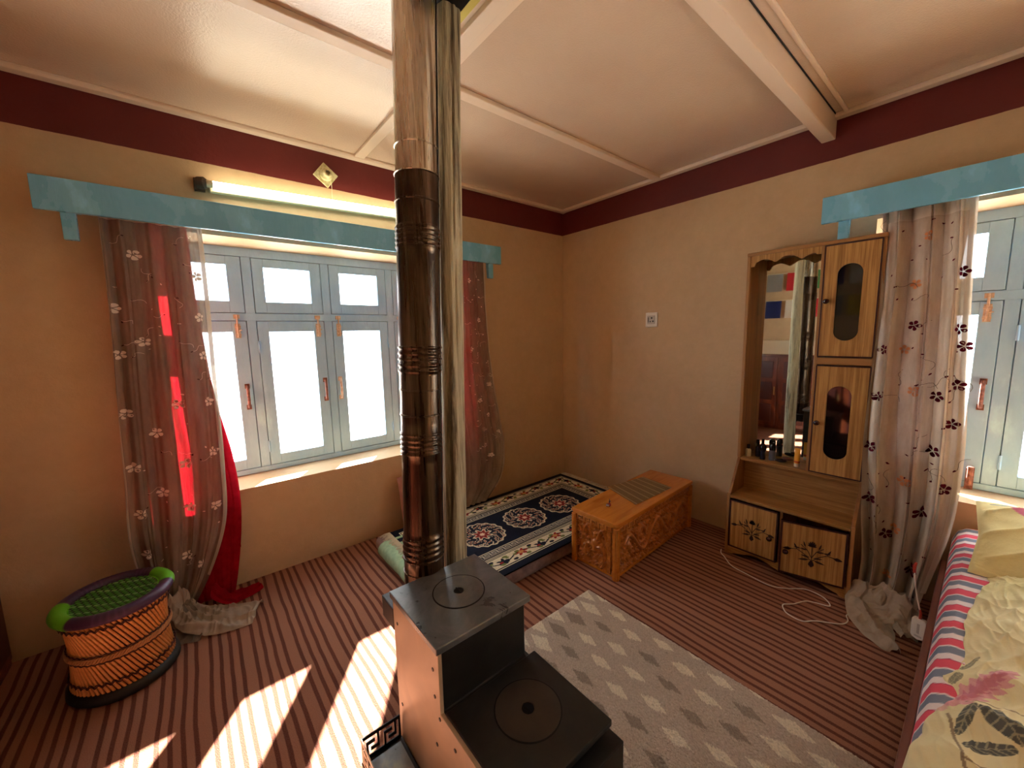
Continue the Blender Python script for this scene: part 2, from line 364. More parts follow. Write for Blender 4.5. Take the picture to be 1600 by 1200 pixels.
# ================================================================ WINDOWS
def window(name, loc, rz):
    r = sgrp(name, loc, rz)
    D0 = .27                                            # inner face of sashes
    Wd = 1.89; zb, zt = .575, 2.01
    # fixed frame
    def fr(nm, x0, x1, z0, z1, y0=.275, y1=.325, bev=.003): return MB().box(x0, x1, y0, y1, z0, z1).build(nm, 'window_paint', r, bevel=bev)
    fr('window_frame', 0, .052, zb, zt); fr('window_frame', Wd-.052, Wd, zb, zt)
    fr('window_frame', .052, Wd-.052, 1.955, zt, .272); fr('window_frame', .052, Wd-.052, zb, .608, .268)
    fr('transom', .052, Wd-.052, 1.562, 1.61, .272)
    for x in (.463, .918, 1.377): fr('mullion', x, x+.052, .608, 1.955, .273)
    for x0, x1 in ((0, .066), (.449, .532), (.902, .987), (1.362, 1.446), (Wd-.068, Wd)): fr('frame_stop', x0, x1, zb, zt, .3105, .335, 0)
    for z0, z1 in ((zb, .622), (1.548, 1.624), (1.940, zt)): fr('frame_stop', 0, Wd, z0, z1, .3106, .334, 0)
    sash = [(.055, .46, .12, .385, 'R'), (.518, .915, .58, .848, 'R'), (.973, 1.374, 1.04, 1.31, 'L'), (1.432, 1.835, 1.50, 1.77, 'L')]
    for (a, bb, p0, p1, lat) in sash:
        for (z0, z1, q0, q1, nm) in ((.611, 1.559, .676, 1.492, 'casement'), (1.613, 1.952, 1.683, 1.899, 'fanlight')):
            m_ = MB()
            m_.box(a, p0, D0, D0+.04, z0, z1).box(p1, bb, D0, D0+.04, z0, z1).box(p0, p1, D0, D0+.04, z0, q0).box(p0, p1, D0, D0+.04, q1, z1)
            s_ = m_.build(nm, 'window_paint', r, bevel=.0025)
            MB().box(p0-.003, p1+.003, D0+.026, D0+.029, q0-.003, q1+.003).build('pane', 'window_glass', s_)
            if nm == 'casement':
                hx = p1+.045 if lat == 'R' else p0-.045
                hm = MB().box(hx-.013, hx+.013, D0-.007, D0, 1.0, 1.03).box(hx-.013, hx+.013, D0-.007, D0, 1.135, 1.165)
                hm.tube([(hx, D0-.004, 1.012), (hx, D0-.022, 1.03), (hx, D0-.028, 1.08), (hx, D0-.022, 1.135), (hx, D0-.004, 1.152)], .009, 8)
                hm.build('handle', 'rust' if lat == 'R' else 'copper', s_, auto=40)
                lx = p1+.028 if lat == 'R' else p0-.028
                bm_ = MB().box(lx-.014, lx+.014, D0-.004, D0, 1.455, 1.545).tube([(lx, D0-.009, 1.46), (lx, D0-.009, 1.60)], .0055, 8)
                bm_.box(lx-.016, lx+.016, D0-.013, D0-.004, 1.47, 1.48).box(lx-.016, lx+.016, D0-.013, D0-.004, 1.52, 1.53)
                bm_.box(lx-.016, lx+.016, D0-.007, D0+.004, 1.575, 1.60).tube([(lx, D0-.01, 1.50), (lx+(.02 if lat == 'R' else -.02), D0-.02, 1.505)], .003, 6)
                bm_.build('bolt_latch', 'copper', s_, auto=40)
                hg = a if lat == 'R' else bb
                for zz in (1.36, .70):
                    MB().tube([(hg, D0-.005, zz), (hg, D0-.005, zz+.075)], .006, 8).build('hinge', 'window_paint', s_, auto=40)
    if name == 'window_2': MB().box(.44-.03, .44+.0, .235, .268, .577, .69).tube([(.425, .235, .60), (.425, .235, .70)], .012, 8).build('tower_bolt', 'rust', r, auto=40)
    return r
window('window_1', (-3.06, 0, 0), 0)
window('window_2', (0, -2.28, 0), R(-90))

# ================================================================ PELMETS, RODS
def pelmet(label, length, loc, rz):
    t = thing('pelmet', label, 'pelmet', loc, rz, 'sky blue curtain pelmets over the windows')
    MB().box(0, length, -.20, -.18, 1.995, 2.13).build('fascia_board', 'pelmet_paint', t, bevel=.003)
    MB().box(0, length, -.18, -.001, 2.112, 2.128).build('top_board', 'pelmet_paint', t, bevel=.002)
    for x in (.07, length-.11):
        MB().prism([(-.178, 2.11), (-.178, 1.885), (-.15, 1.885), (-.135, 2.03), (-.03, 2.06), (-.001, 2.03), (-.001, 2.11)], x, x+.045, 'x').build('bracket', 'pelmet_paint', t, bevel=.003)
    return t
pelmet('long sky blue wooden pelmet below the lit tube light', 2.415, (-3.33, 0, 0), 0)
pelmet('sky blue wooden pelmet above the tall wooden dresser and right curtain', 2.38, (0, -2.083, 0), R(-90))
o = MB().tube([(-3.2, -.11, 2.035), (-1.03, -.11, 2.035)], .011, 10).build('curtain_rod', 'rod_brown', smooth=True); tag(o, 'dark brown curtain rod behind the pelmet on the window wall with the stool', 'rod', 'brown curtain rods')
o = MB().tube([(-.13, -2.2, 2.02), (-.13, -4.3, 2.02)], .013, 10).build('curtain_rod', 'rod_brown', smooth=True); tag(o, 'dark brown curtain rod showing under the right pelmet', 'rod', 'brown curtain rods')

# ================================================================ TUBE LIGHT, LAMP HOLDER, SOCKET
t = thing('tube_light', 'lit fluorescent tube light with brown end cap on the wall above the pelmet', 'light', (-2.13, 0, 2.275), 0)
t.rotation_euler = (0, R(-1.9), 0)
MB().box(-.60, .60, -.035, -.001, -.03, .012).build('batten_housing', 'cream_metal', t, bevel=.004)
MB().tube([(-.585, -.058, 0), (.585, -.058, 0)], .0165, 14).build('tube', 'tube_light', t, smooth=True)
for s in (-1, 1):
    MB().tube([(s*.612, -.058, 0), (s*.585, -.058, 0)], .0175, 14).build('tube_cap', 'cream_metal', t, auto=40)
    MB().tube([(s*.655, -.03, .004), (s*.645, -.035, .004), (s*.618, -.05, .003), (s*.608, -.052, .003)], [.018, .03, .03, .02], 9).box(s*.64-.022, s*.64+.022, -.03, 0, -.03, .03).build('end_holder', 'brown_plastic', t, auto=35)
t = thing('lamp_holder', 'diamond set cream wooden lamp holder plate on the maroon band', 'lamp holder', (-2.135, -.001, 2.447))
Mr = Matrix.Rotation(R(38), 4, 'Y')
MB().box(-.052, .052, -.014, 0, -.052, .052, Mr).build('back_plate', 'aged_cream', t, bevel=.003)
Mx = Matrix.Rotation(R(90), 4, 'X')
MB().lathe([(.036, .0), (.036, .022), (.024, .03), (.022, .05), (.018, .052), (.012, .052), (.012, .03)], 20, (0,0,.013), Mx).build('holder_body', 'aged_cream', t, auto=40)
MB().tube([(.03, -.012, -.03), (.032, -.005, -.07), (.03, -.004, -.13), (.033, -.004, -.16)], .0018, 6).build('wire', 'cream_metal', t)
t = thing('wall_socket', 'white wall socket plate on the plain tan wall left of the dresser', 'socket', (-.001, -.976, 1.535))
MB().box(-.012, 0, -.052, .052, -.058, .058).build('face_plate', 'white_plastic', t, bevel=.006)
MB().box(-.0165, -.011, -.034, .034, -.034, .034).build('insert', 'socket_grey', t, bevel=.003)
hb = MB()
for (y, z, r) in ((-.006, .014, .007), (.006, -.014, .0055), (-.018, -.012, .0065)):
    hb.tube([(-.0175, y, z), (-.0162, y, z)], r, 10)
hb.box(-.0178, -.0164, .02, .026, -.02, .02); hb.build('holes_and_switch', 'black', t)

# ================================================================ STOVE, FLUE, POST
t = thing('wood_stove', 'stepped dark steel wood stove with round lids standing beside the pale rug', 'stove')
zt, zl = .60, .395
X0, X1 = -2.445, -2.118; Y0, YM, Y1 = -1.515, -1.825, -2.15
b = MB().prism([(Y0-.01, .04), (Y0-.01, zt-.004), (YM, zt-.004), (YM, zl-.004), (Y1+.03, zl-.004), (Y1+.03, .04)], X0+.012, X1-.008, 'x')
b.build('firebox', 'stove_steel', t, bevel=.004)
b = MB().prism([(Y0-.004, .04), (Y0-.004, zt-.02), (YM-.004, zt-.02), (YM-.004, zl-.006), (Y1+.03, zl-.006), (Y1+.03, .04)], X0, X0+.012, 'x')
b.build('side_panel', 'stove_side_steel', t, bevel=.0015)
MB().box(X0-.008, X1+.008, YM-.012, Y0+.002, zt-.022, zt).build('top_plate', 'stove_top_steel', t, bevel=.003)
MB().box(X0+.012, X1+.022, Y1, YM-.012, zl-.02, zl).build('hob_plate', 'stove_steel', t, bevel=.003)
MB().box(X0+.0125, X1+.035, Y1-.03, YM+.1, .04, zl-.05).build('lower_body', 'stove_steel', t, bevel=.003)
MB().box(X0-.0, X1+.08, Y1-.26, Y0-.02, .004, .035).build('floor_tray', 'black', t, bevel=.003)
def lid(nm, x, y, z, r, mat):
    g = MB().lathe([(r+.004, 0), (r+.004, .0012), (r, .0012), (r, 0)], 48, (x, y, z)); o = g.build(nm+'_groove', 'dark_void', t)
    o = MB().lathe([(r, 0), (r, .002), (.018, .002), (.018, -.004), (.0, -.004)], 48, (x, y, z), cap=False).build(nm, mat, t, auto=30)
    MB().lathe([(.016, -.003), (.016, .001), (.0, .0015)], 16, (x, y, z), cap=False).box(x-.002, x+.002, y-.018, y+.018, z+.001, z+.003).build('lifter_hole', 'dark_void', o)
    return o
lid('small_lid', -2.275, -1.665, zt, .083, 'stove_top_steel')
lid('large_lid', -2.25, -1.978, zl, .0925, 'hot_plate')
for (y, z) in ((-1.795, .507), (-1.80, .425), (-1.825, .372), (-1.905, .345), (-1.80, .27), (-1.55, .50), (-1.55, .2)):
    MB().tube([(X0-.002, y, z), (X0+.001, y, z)], .0055, 8).build('bolt', 'black', t)
MB().box(-2.44, -2.2, -1.50, -1.40, .44, .52).build('flue_box', 'stove_steel', t, bevel=.004)
MB().box(-2.41, -2.36, -1.50, -1.43, .522, .53).build('damper_flap', 'white_enamel', t, bevel=.001)
# side tray with cut-out key pattern
def keyplate(n, cw, chh, th, pad=1):
    """plate in local x (length) z (height) with meander cut out"""
    m_ = MB(); rows = 5+2*pad; cols = n+2
    for j in range(rows):
        i = 0
        while i < cols:
            def solid(i, j):
                if j < pad or j >= rows-pad or i < 1 or i >= cols-1: return True
                return MEANDER[4-(j-pad)][(i-1) % 8] != '#'
            if solid(i, j):
                k = i
                while k < cols and solid(k, j): k += 1
                m_.box(i*cw, k*cw, 0, th, j*chh, (j+1)*chh); i = k
            else: i += 1
    return m_, cols*cw, rows*chh
t = thing('ash_tray_box', 'black metal side tray with cut-out key pattern against the stove', 'tray')
m_, L_, H_ = keyplate(16, .0073, .0125, .003, 1)
o = m_.build('end_plate', 'black', t); o.location = (-2.583, -1.535, .065)
m_, L2_, H2_ = keyplate(80, .0073, .0125, .003, 1)
o = m_.build('side_plate', 'stove_side_steel', t); o.location = (-2.583, -1.535, .065); o.rotation_euler = (0, 0, R(-90))
MB().box(-2.586, -2.447, -2.13, -1.53, .012, .065).build('tray_box', 'black', t, bevel=.002)
MB().box(-2.575, -2.46, -2.10, -1.55, .066, .069).build('tray_liner', 'stove_top_steel', t)

t = thing('flue_pipe', 'tall ribbed stainless steel flue pipe rising from the stove to the ceiling', 'flue pipe', (-2.299, -1.455, .50))
ax = Vector((-2.232+2.299, 0, 2.506-.56)).normalized()
Mp = ax.to_track_quat('Z', 'Y').to_matrix().to_4x4()
def prof(z0, z1, r, ribs=(), joints=(), step=.05):
    pts = []; zs = set(np.round(np.arange(z0, z1, step), 4)) | {z0, z1}
    ev = {}
    for q in ribs: ev.update({q-.007: 0, q-.0035: .0028, q: .004, q+.0035: .0028, q+.007: 0})
    for q in joints: ev.update({q-.004: 0, q-.002: .003, q+.002: .003, q+.004: 0})
    for z in zs: ev.setdefault(z, 0)
    return [(r+ev[z], z) for z in sorted(ev)]
z_ = lambda z: z-.50
ribs = [z_(z) for z in (1.80, 1.785, 1.77, 1.755, 1.74)]
ribsB = [z_(z) for z in (1.405, 1.385, 1.365, 1.345, 1.325)]+[z_(z) for z in (1.105, 1.088, 1.071, 1.054, 1.037)]
ribsC = [z_(z) for z in (.725, .705, .685, .665, .645)]
S = lambda p, nm: MB().lathe(p, 40, (0,0,0), Mp, cap=False).build(nm, 'flue_steel', t, auto=50)
S(prof(z_(1.965), z_(2.64), .0695, (), (z_(2.06), z_(2.6))), 'upper_section')
S(prof(z_(1.26), z_(1.975), .072, ribs+[q for q in ribsB if q > z_(1.3)], (z_(1.972), z_(1.885))), 'middle_section')
S(prof(z_(.0+.55), z_(1.265), .0705, [q for q in ribsB if q < z_(1.2)]+ribsC, (z_(1.26), z_(1.172), z_(.594))), 'lower_section')
S(prof(z_(.50), z_(.556), .066), 'flue_collar')
a = R(232)
MB().box(.071*math.cos(a)-.002, .071*math.cos(a)+.002, .071*math.sin(a)-.002, .071*math.sin(a)+.002, .06, 2.1, Mp).build('seam', 'black', t)
a = R(268)
MB().box(.0715*math.cos(a)-.001, .0715*math.cos(a)+.001, .0715*math.sin(a)-.001, .0715*math.sin(a)+.001, .10, 1.46, Mp).build('seam', 'black', t)

nz, na = 160, 48
Z = np.linspace(0, 2.6, nz)[:, None]*np.ones((1, na)); A = np.linspace(0, 2*math.pi, na, endpoint=False)[None]*np.ones((nz, 1))
rad = (.050-.0045*Z) + .004*np.sin(2*A+.5*Z)+.0025*np.sin(3*A+1+.8*Z)+.0015*np.sin(7*A+3*np.sin(Z*1.3))+.0012*np.sin(11*A+2*np.sin(Z*2.1))
for a0, wv, dp, z0, z1 in ((3.9, .09, .012, .0, 1.6), (4.55, .05, .010, 1.2, 2.6), (3.3, .05, .006, .3, 2.6), (4.95, .04, .006, .2, 1.1)):
    ca = a0+.13*np.sin(Z*2.3+a0)+.04*np.sin(Z*9)
    rad -= dp*np.exp(-((A-ca)/wv)**2)*sm(z0, z0+.2, Z)*(1-sm(z1-.2, z1, Z))
cx = -2.152+.0315*Z+.004*np.sin(Z*2.2); cy = -1.405+.005*np.sin(Z*1.7)
o = grid('wooden_post', np.stack([cx+rad*np.cos(A), cy+rad*np.sin(A), Z], -1), 'weathered_log', closed=True)
tag(o, 'weathered grey cracked timber post standing directly behind the flue pipe', 'post')

# ================================================================ MATTRESS, NAVY RUG, CUSHIONS
t = thing('floor_mattress', 'thin floor mattress in brown fabric along the window wall under the navy rug', 'mattress')
b = MB().box(-2.045, -.20, -1.10, -.165, .003, .10); b.build('mattress_pad', 'mattress_fabric', t, bevel=.04, seg=5)
X, Y = np.meshgrid(np.linspace(0, 1, 30), np.linspace(-.95, -.28, 50), indexing='xy')
th = X*3.3-.35
xx = -2.012-.05*np.sin(np.clip(th, 0, 3.14))*1.0+.0*X; zz = .052+.054*np.cos(np.clip(th, 0, 3.0))
xx = np.where(th < 0, -2.012-th*.6, xx); zz = np.where(th < 0, .106, zz)
o = grid('green_cover_cloth', np.stack([xx+.004*wav(X*3, Y*30, 3, 1.4), Y+.03*wav(X*4, Y*3, 5, 1.2), zz+.003*wav(X*3, Y*30, 8, 1.3)], -1), 'green_cloth', t)
# rug: pattern woven into vertex colours
RX0, RX1, RY0, RY1 = -1.955, -.25, -1.10, -.20; NX, NY = 560, 300
gx, gy = np.meshgrid(np.linspace(RX0, RX1, NX), np.linspace(RY0, RY1, NY))
navy, cream, red, dk, green, ochre = [np.array(lin(c)) for c in ((22,26,40), (214,204,170), (150,40,36), (30,34,46), (112,120,66), (200,140,80))]
C = np.ones((NY, NX, 3))*navy
ex = np.minimum(gx-RX0, RX1-gx); ey = np.minimum(gy-RY0, RY1-gy); e = np.minimum(ex, ey)
along = np.where(ex < ey, gy, gx)
C[(e > .050) & (e < .056)] = cream
bandm = (e > .064) & (e < .160); C[bandm] = cream
tt = (e-.112)/.048                                     # -1..1 within band
ph = along/.30
vine = np.abs(tt-.45*np.sin(ph*2*math.pi)) < .10; C[bandm & vine] = dk
def blob(ca, ct, ra, rt, colr, petals=0, rot=0):
    da = ((ph-ca+.5) % 1-.5)*.30/ra; dt = (tt-ct)*.048/rt; rr = np.hypot(da, dt)
    lim = 1.0 if not petals else .72+.28*np.cos(petals*np.arctan2(dt, da)+rot)
    C[bandm & (rr < lim)] = colr
blob(.25, .15, .055, .036, red, 6); blob(.25, .15, .02, .014, ochre); blob(.75, -.1, .045, .034, dk, 5); blob(.80, -.3, .025, .016, navy)
for q in range(6): blob(.02+q*.17, .62 if q % 2 else -.62, .018, .011, green if q % 3 else dk)
for q in range(5): blob(.1+q*.2, -.2 if q % 2 else .3, .014, .009, red if q % 2 else green)
for lo, hi in ((.166, .172), (.178, .184), (.246, .251), (.196, .199)): C[(e > lo) & (e < hi)] = cream
km = (e > .205) & (e < .238); C[km & meander(along/.0066, (e-.205)/.033)] = np.array(lin((170,164,146)))
for cx0, cy0 in ((-1.484, -.648), (-1.108, -.652), (-.745, -.657)):
    dx, dy = gx-cx0, gy-cy0; rr = np.hypot(dx, dy)/.158; an = np.arctan2(dy, dx)
    edge = 1+.035*np.cos(16*an); mm = rr < edge
    scroll = np.sin(8*an+9*rr*np.sin(2*math.pi*rr+4*an))*np.cos(11*rr+2*np.sin(8*an))
    cm = mm & (scroll > .12) & (rr > .38); C[cm] = np.array(lin((214,196,164)))
    cm = mm & (scroll > .55) & (rr > .45); C[cm] = np.array(lin((150,70,50)))
    C[mm & (rr > edge*.93)] = np.array(lin((206,192,160)))
    s1 = rr/(.30+.07*np.cos(8*an)); C[s1 < 1.25] = np.array(lin((206,190,160))); C[s1 < 1.0] = np.array(lin((150,48,38))); C[s1 < .35] = np.array(lin((222,190,160)))
    C[(s1 > .55) & (s1 < .66)] = navy
C *= (1+.10*np.random.randn(NY, NX, 1)).clip(.7, 1.3)
t = thing('navy_rug', 'navy blue fringed wool rug with three round medallions on the floor mattress', 'rug')
zz = .108+.003*wav(gx, gy, 11, 6)
ov = np.stack([gx, gy, zz], -1)
bot = ov.copy(); 
grid('rug_pile', ov, 'woven_rug', t, C)
edge_ = MB().box(RX0, RX1, RY0, RY1, .099, .103); edge_.build('rug_backing', 'woven_rug', t)
fm = MB()
for side in (0, 1):
    for k in range(170):
        y = RY0+.004+(RY1-RY0-.008)*k/169; s = -1 if side == 0 else 1; x0 = RX0 if side == 0 else RX1
        L = random.uniform(.045, .07); dy = random.uniform(-.014, .014)
        fm.tube([(x0-s*.006, y, .108), (x0+s*L*.5, y+dy*.4, .111), (x0+s*L, y+dy, .106 if side else .102)], [.0026, .0022, .0012], 4)
fm.build('fringe', 'fringe', t)['kind'] = 'stuff'

def cushion(name, label, mat, size, loc, rot, parent=None, border=None):
    sx, sy, sz = size; n = 36
    U, V = np.meshgrid(np.linspace(-1, 1, n), np.linspace(-1, 1, n))
    th = sz*(np.clip((1-U**2), 0, 1)*np.clip((1-V**2), 0, 1))**.35
    k = 1-.06*(U**2*V**2)*-1
    px = U*sx*(1-.07*(1-V**2)*np.abs(U)**3*-0-.05*(1-(V**2))*np.abs(U)**4*-1*-1); py = V*sy
    w_ = .006*wav(U*2, V*2, 21, 2.5)
    top = np.stack([px, py, th+w_*(th > .01)], -1); bot_ = np.stack([px, py, -th], -1)
    X_ = np.concatenate([top, bot_[::-1]], 0)
    o = grid(name, X_, mat, parent); o.location = loc; o.rotation_euler = rot
    if label: tag(o, label, 'cushion')
    return o
cushion('cushion', 'dusty pink cushion leaning on the wall behind the flue pipe', 'pink_cushion', (.17, .16, .05), (-1.665, -.12, .285), (R(80), R(0), R(4)))
o = cushion('cushion', 'small peach cushion lying on the mattress behind the flue pipe', 'peach_cushion', (.15, .11, .045), (-1.655, -.25, .19), (R(62), R(0), R(-4)))

# ================================================================ CARVED TABLE
def carve(w, h, seed, face=False, nn=0.0025):
    nx, ny = int(w/nn), int(h/nn); gx, gy = np.meshgrid(np.linspace(0, w, nx), np.linspace(0, h, ny))
    rs = np.random.RandomState(seed); Hh = np.zeros_like(gx)
    def stroke(P_, rad_, ht):
        nonlocal Hh
        P_ = np.array(P_); rad_ = np.broadcast_to(rad_, (len(P_),))
        lo = P_.min(0)-rad_.max(); hi = P_.max(0)+rad_.max()
        i0, i1 = np.searchsorted(gx[0], [lo[0], hi[0]]); j0, j1 = np.searchsorted(gy[:, 0], [lo[1], hi[1]])
        if i1 <= i0 or j1 <= j0: return
        sx, sy = gx[j0:j1, i0:i1], gy[j0:j1, i0:i1]; best = np.zeros_like(sx)
        for (a, b_), r in zip(P_, rad_):
            d = ((sx-a)**2+(sy-b_)**2)/(r*r); best = np.maximum(best, np.sqrt(np.clip(1-d, 0, 1)))
        Hh[j0:j1, i0:i1] = np.maximum(Hh[j0:j1, i0:i1], best*ht)
    step = .050
    for ix in range(int(w/step)+1):
        for iy in range(int(h/step)+1):
            cx_, cy_ = (ix+.5*(iy % 2))*step+rs.uniform(-.006, .006), iy*step+rs.uniform(-.006, .006)
            a0 = rs.uniform(0, 6.28); sgn = rs.choice([-1, 1]); k = np.linspace(0, 1, 26)
            rr = .0235*(1-k*.85); an = a0+sgn*k*7.0
            stroke(np.stack([cx_+rr*np.cos(an), cy_+rr*np.sin(an)], 1), .0052*(1-.3*k), .020)
    def curve(fx, fy, r0, r1, ht, n=90):
        k = np.linspace(0, 1, n); stroke(np.stack([fx(k), fy(k)], 1), r0+(r1-r0)*k, ht)
    if face:
        cx_, cy_ = w/2, h*.55
        for s in (-1, 1):
            curve(lambda k: cx_+s*(.018+.05*np.sin(k*2.6)), lambda k: cy_-.02-.09*k+.03*np.sin(k*5), .014, .006, .025)
            curve(lambda k: cx_+s*(.02+.065*k), lambda k: cy_+.03+.07*np.sin(k*3), .012, .005, .025)
            curve(lambda k: cx_+s*(.06+.02*np.cos(k*7)), lambda k: cy_-.075+.02*np.sin(k*7), .008, .006, .024)
            stroke([(cx_+s*.022, cy_+.035)], .011, .027)
        stroke([(cx_, cy_)], .034, .026); stroke([(cx_, cy_-.02), (cx_, cy_-.035)], .02, .027); stroke([(cx_, cy_+.045), (cx_, cy_+.06)], .014, .025)
    else:
        curve(lambda k: .06+(w-.12)*k, lambda k: h*.5+.07*np.sin(k*4.6*math.pi+.6), .013, .017, .025, 240)
        curve(lambda k: w*.28+.045*np.cos(k*5.5), lambda k: h*.62+.05*np.sin(k*5.5), .013, .008, .026)
        curve(lambda k: w*.72+.045*np.cos(k*5.5+2), lambda k: h*.45+.05*np.sin(k*5.5+2), .013, .008, .026)
        for q in (.12, .5, .88): stroke([(w*q, h*.55), (w*q+.01, h*.5)], .024, .026)
    Hh *= (1+.1*np.sin(gx*900)*np.sin(gy*900))
    return gx, gy, Hh
TL, TW, TH = .975, .335, .352
t = thing('carved_table', 'low orange carved wooden table with dragon panels beside the floor mattress', 'table', (-.625, -1.268, 0), R(2.4))
hx, hy = TL/2, TW/2
MB().box(-hx+.036, hx-.036, -hy+.036, hy-.036, .012, TH-.03).build('table_body', 'carved_orange_wood', t)
MB().box(-hx, hx, -hy, hy, TH-.022, TH).build('tabletop', 'lacquered_orange_wood', t, bevel=.004)
MB().box(-hx+.006, hx-.006, -hy+.006, hy-.006, TH-.034, TH-.022).build('top_moulding', 'lacquered_orange_wood', t, bevel=.003)
for sx in (-1, 1):
    for sy in (-1, 1):
        x0 = sx*(hx-.018); y0 = sy*(hy-.016)
        b = MB().box(x0-.018, x0+.018, y0-.016, y0+.016, 0, TH-.034)
        b.box(x0-.006, x0+.006, y0+sy*.016-.003, y0+sy*.016+.003, 0, TH-.036).box(x0+sx*.018-.003, x0+sx*.018+.003, y0-.006, y0+.006, 0, TH-.036)
        b.build('corner_post', 'lacquered_orange_wood', t, bevel=.003)
def keyrail(L, cell, vertical=False):
    m_ = MB(); n = int(L/cell)
    for j in range(5):
        i = 0
        while i < n:
            if MEANDER[4-j][i % 8] == '#':
                k = i
                while k < n and MEANDER[4-j][k % 8] == '#': k += 1
                m_.box(i*cell, k*cell, -.004, .004, j*cell, (j+1)*cell); i = k
            else: i += 1
    return m_
# long front panel (faces -y), short end panel (faces -x), and the hidden two
def panel(w, h, loc, rz, seed, face):
    gx, gy, Hh = carve(w, h, seed, face)
    o = grid('carved_panel', np.stack([gx-w/2, -Hh, gy], -1), 'carved_orange_wood', t); o.location = loc; o.rotation_euler = (0, 0, rz)
pw, ph_ = TL-.075, TH-.034-.05
panel(pw, ph_, (0, -hy+.032, .022), 0, 3, False); panel(TW-.075, ph_, (-hx+.032, 0, .022), R(-90), 5, True)
for (L, loc, rz) in ((pw, (-pw/2, -hy+.012, TH-.067), 0), (TW-.075, (-hx+.013, (TW-.075)/2, TH-.067), R(-90))):
    o = keyrail(L, .0066).build('key_border', 'carved_orange_wood', t); o.location = loc; o.rotation_euler = (0, 0, rz)
for (L, loc, rz) in ((pw, (-pw/2, -hy+.018, .008), 0), (TW-.075, (-hx+.02, (TW-.075)/2, .008), R(-90))):
    o = MB().box(0, L, -.006, .006, 0, .016).build('bottom_rail', 'lacquered_orange_wood', t, bevel=.002); o.location = loc; o.rotation_euler = (0, 0, rz)
for yy in (hy-.045, -hy+.04):                       # vertical key strips on the end panel
    o = keyrail(TH-.07, .0042).build('key_border', 'carved_orange_wood', t); o.rotation_euler = (0, R(-90), R(-90)); o.location = (-hx+.012, yy+.012, .02)
# woven mat
n1, n2 = 150, 110
U, V = np.meshgrid(np.linspace(0, 1, n1), np.linspace(0, 1, n2))
c1, c2, c3 = [np.array(lin(c)) for c in ((150,122,84), (112,88,56), (172,146,104))]
st = (np.sin(U*2*math.pi*6.5) > .82)[..., None]; wv = ((np.sin(U*520)*np.sin(V*420)) > 0)[..., None]
C = np.where(wv, c1, c2); C = np.where(st, c3, C)
p00, p10, p11, p01 = [np.array(p) for p in ((-.800, -1.375), (-.372, -1.385), (-.335, -1.135), (-.700, -1.075))]
P_ = (1-U)[..., None]*(1-V)[..., None]*p00+U[..., None]*(1-V)[..., None]*p10+U[..., None]*V[..., None]*p11+(1-U)[..., None]*V[..., None]*p01
o = grid('placemat', np.concatenate([P_, np.full(U.shape+(1,), TH+.003)+.0012*(np.sin(U*520)*np.sin(V*420))[..., None]], -1), 'woven_rug', colors=C)
tag(o, 'brown woven placemat with pale stripes on the carved table', 'placemat')
t = thing('trinket', 'tiny red and silver trinket standing on the carved table', 'ornament', (-.945, -1.275, TH))
MB().ell((0, 0, .012), (.02, .014, .012), 14, 8).build('red_bead', plain('ruby', (130,20,22), .12), t, smooth=True)
MB().ell((-.014, -.004, .014), (.012, .010, .010), 12, 7).build('silver_bead', plain('silver', (180,170,170), .2, 1), t, smooth=True)
MB().tube([(.008, 0, .02), (.012, .002, .035), (.008, .002, .052)], [.004, .003, .0012], 8).ell((.016, .004, .03), (.008, .006, .005)).build('twig', 'wood_red_dark', t, smooth=True)

# ================================================================ DRESSER
t = thing('dresser', 'tall narrow wooden dresser with mirror, oval glazed doors and painted cupboard doors', 'dresser')
yl, yr, ym = -1.725, -2.35, -2.098; zT = 1.905; XU = -.17; XL = -.30
E_ = 'cabinet_edge_wood'
for y in (yl, yr+.016):
    MB().prism([(0, 0), (XL, 0), (XL, .40), (XU, .625), (XU, zT-.01), (0, zT-.01)], y-.016, y, 'y').build('side_panel', 'cabinet_inside_wood', t, bevel=.002)
MB().box(-.02, -.012, yr+.016, yl-.016, .02, zT-.02).build('back_board', 'cabinet_inside_wood', t)
MB().box(XU-.012, 0, yr-.004, yl+.004, zT-.02, zT).build('cornice_board', E_, t, bevel=.004)
MB().box(XU, -.0, ym-.008, ym+.008, .60, zT-.02).build('divider', E_, t, bevel=.002)
MB().box(XU-.005, -.02, yr+.016, yl-.016, .60, .616).build('shelf', 'zebra_laminate_y', t, bevel=.002)
MB().box(XL-.004, -.02, yr+.016, yl-.016, .378, .395).build('counter_top', 'zebra_laminate_y', t, bevel=.002)
MB().box(XL-.0, -.02, yr+.016, yl-.016, .045, .058).build('bottom_board', 'cabinet_inside_wood', t)
MB().box(-.10, -.09, yr+.016, yl-.016, .395, .60).build('niche_back', 'zebra_laminate_y', t)
MB().box(XL-.001, -.02, -2.030, -2.016, .045, .378).build('lower_divider', E_, t, bevel=.002)
# edging strips
MB().box(XU-.008, XU+.004, yl-.014, yl+.003, .615, zT-.02).build('edge_strip', E_, t, bevel=.002)
MB().box(XU-.008, XU+.004, yr-.003, yr+.014, .615, zT-.02).build('edge_strip', E_, t, bevel=.002)
MB().box(XL-.006, XL+.004, yl-.014, yl+.003, 0, .405).build('edge_strip', E_, t, bevel=.002)
MB().box(XL-.006, XL+.004, yr-.003, yr+.014, 0, .405).build('edge_strip', E_, t, bevel=.002)
# mirror with inner reveal boards
MB().box(-.034, -.03, ym+.012, yl-.018, .616, zT-.03).build('mirror', 'mirror_glass', t)
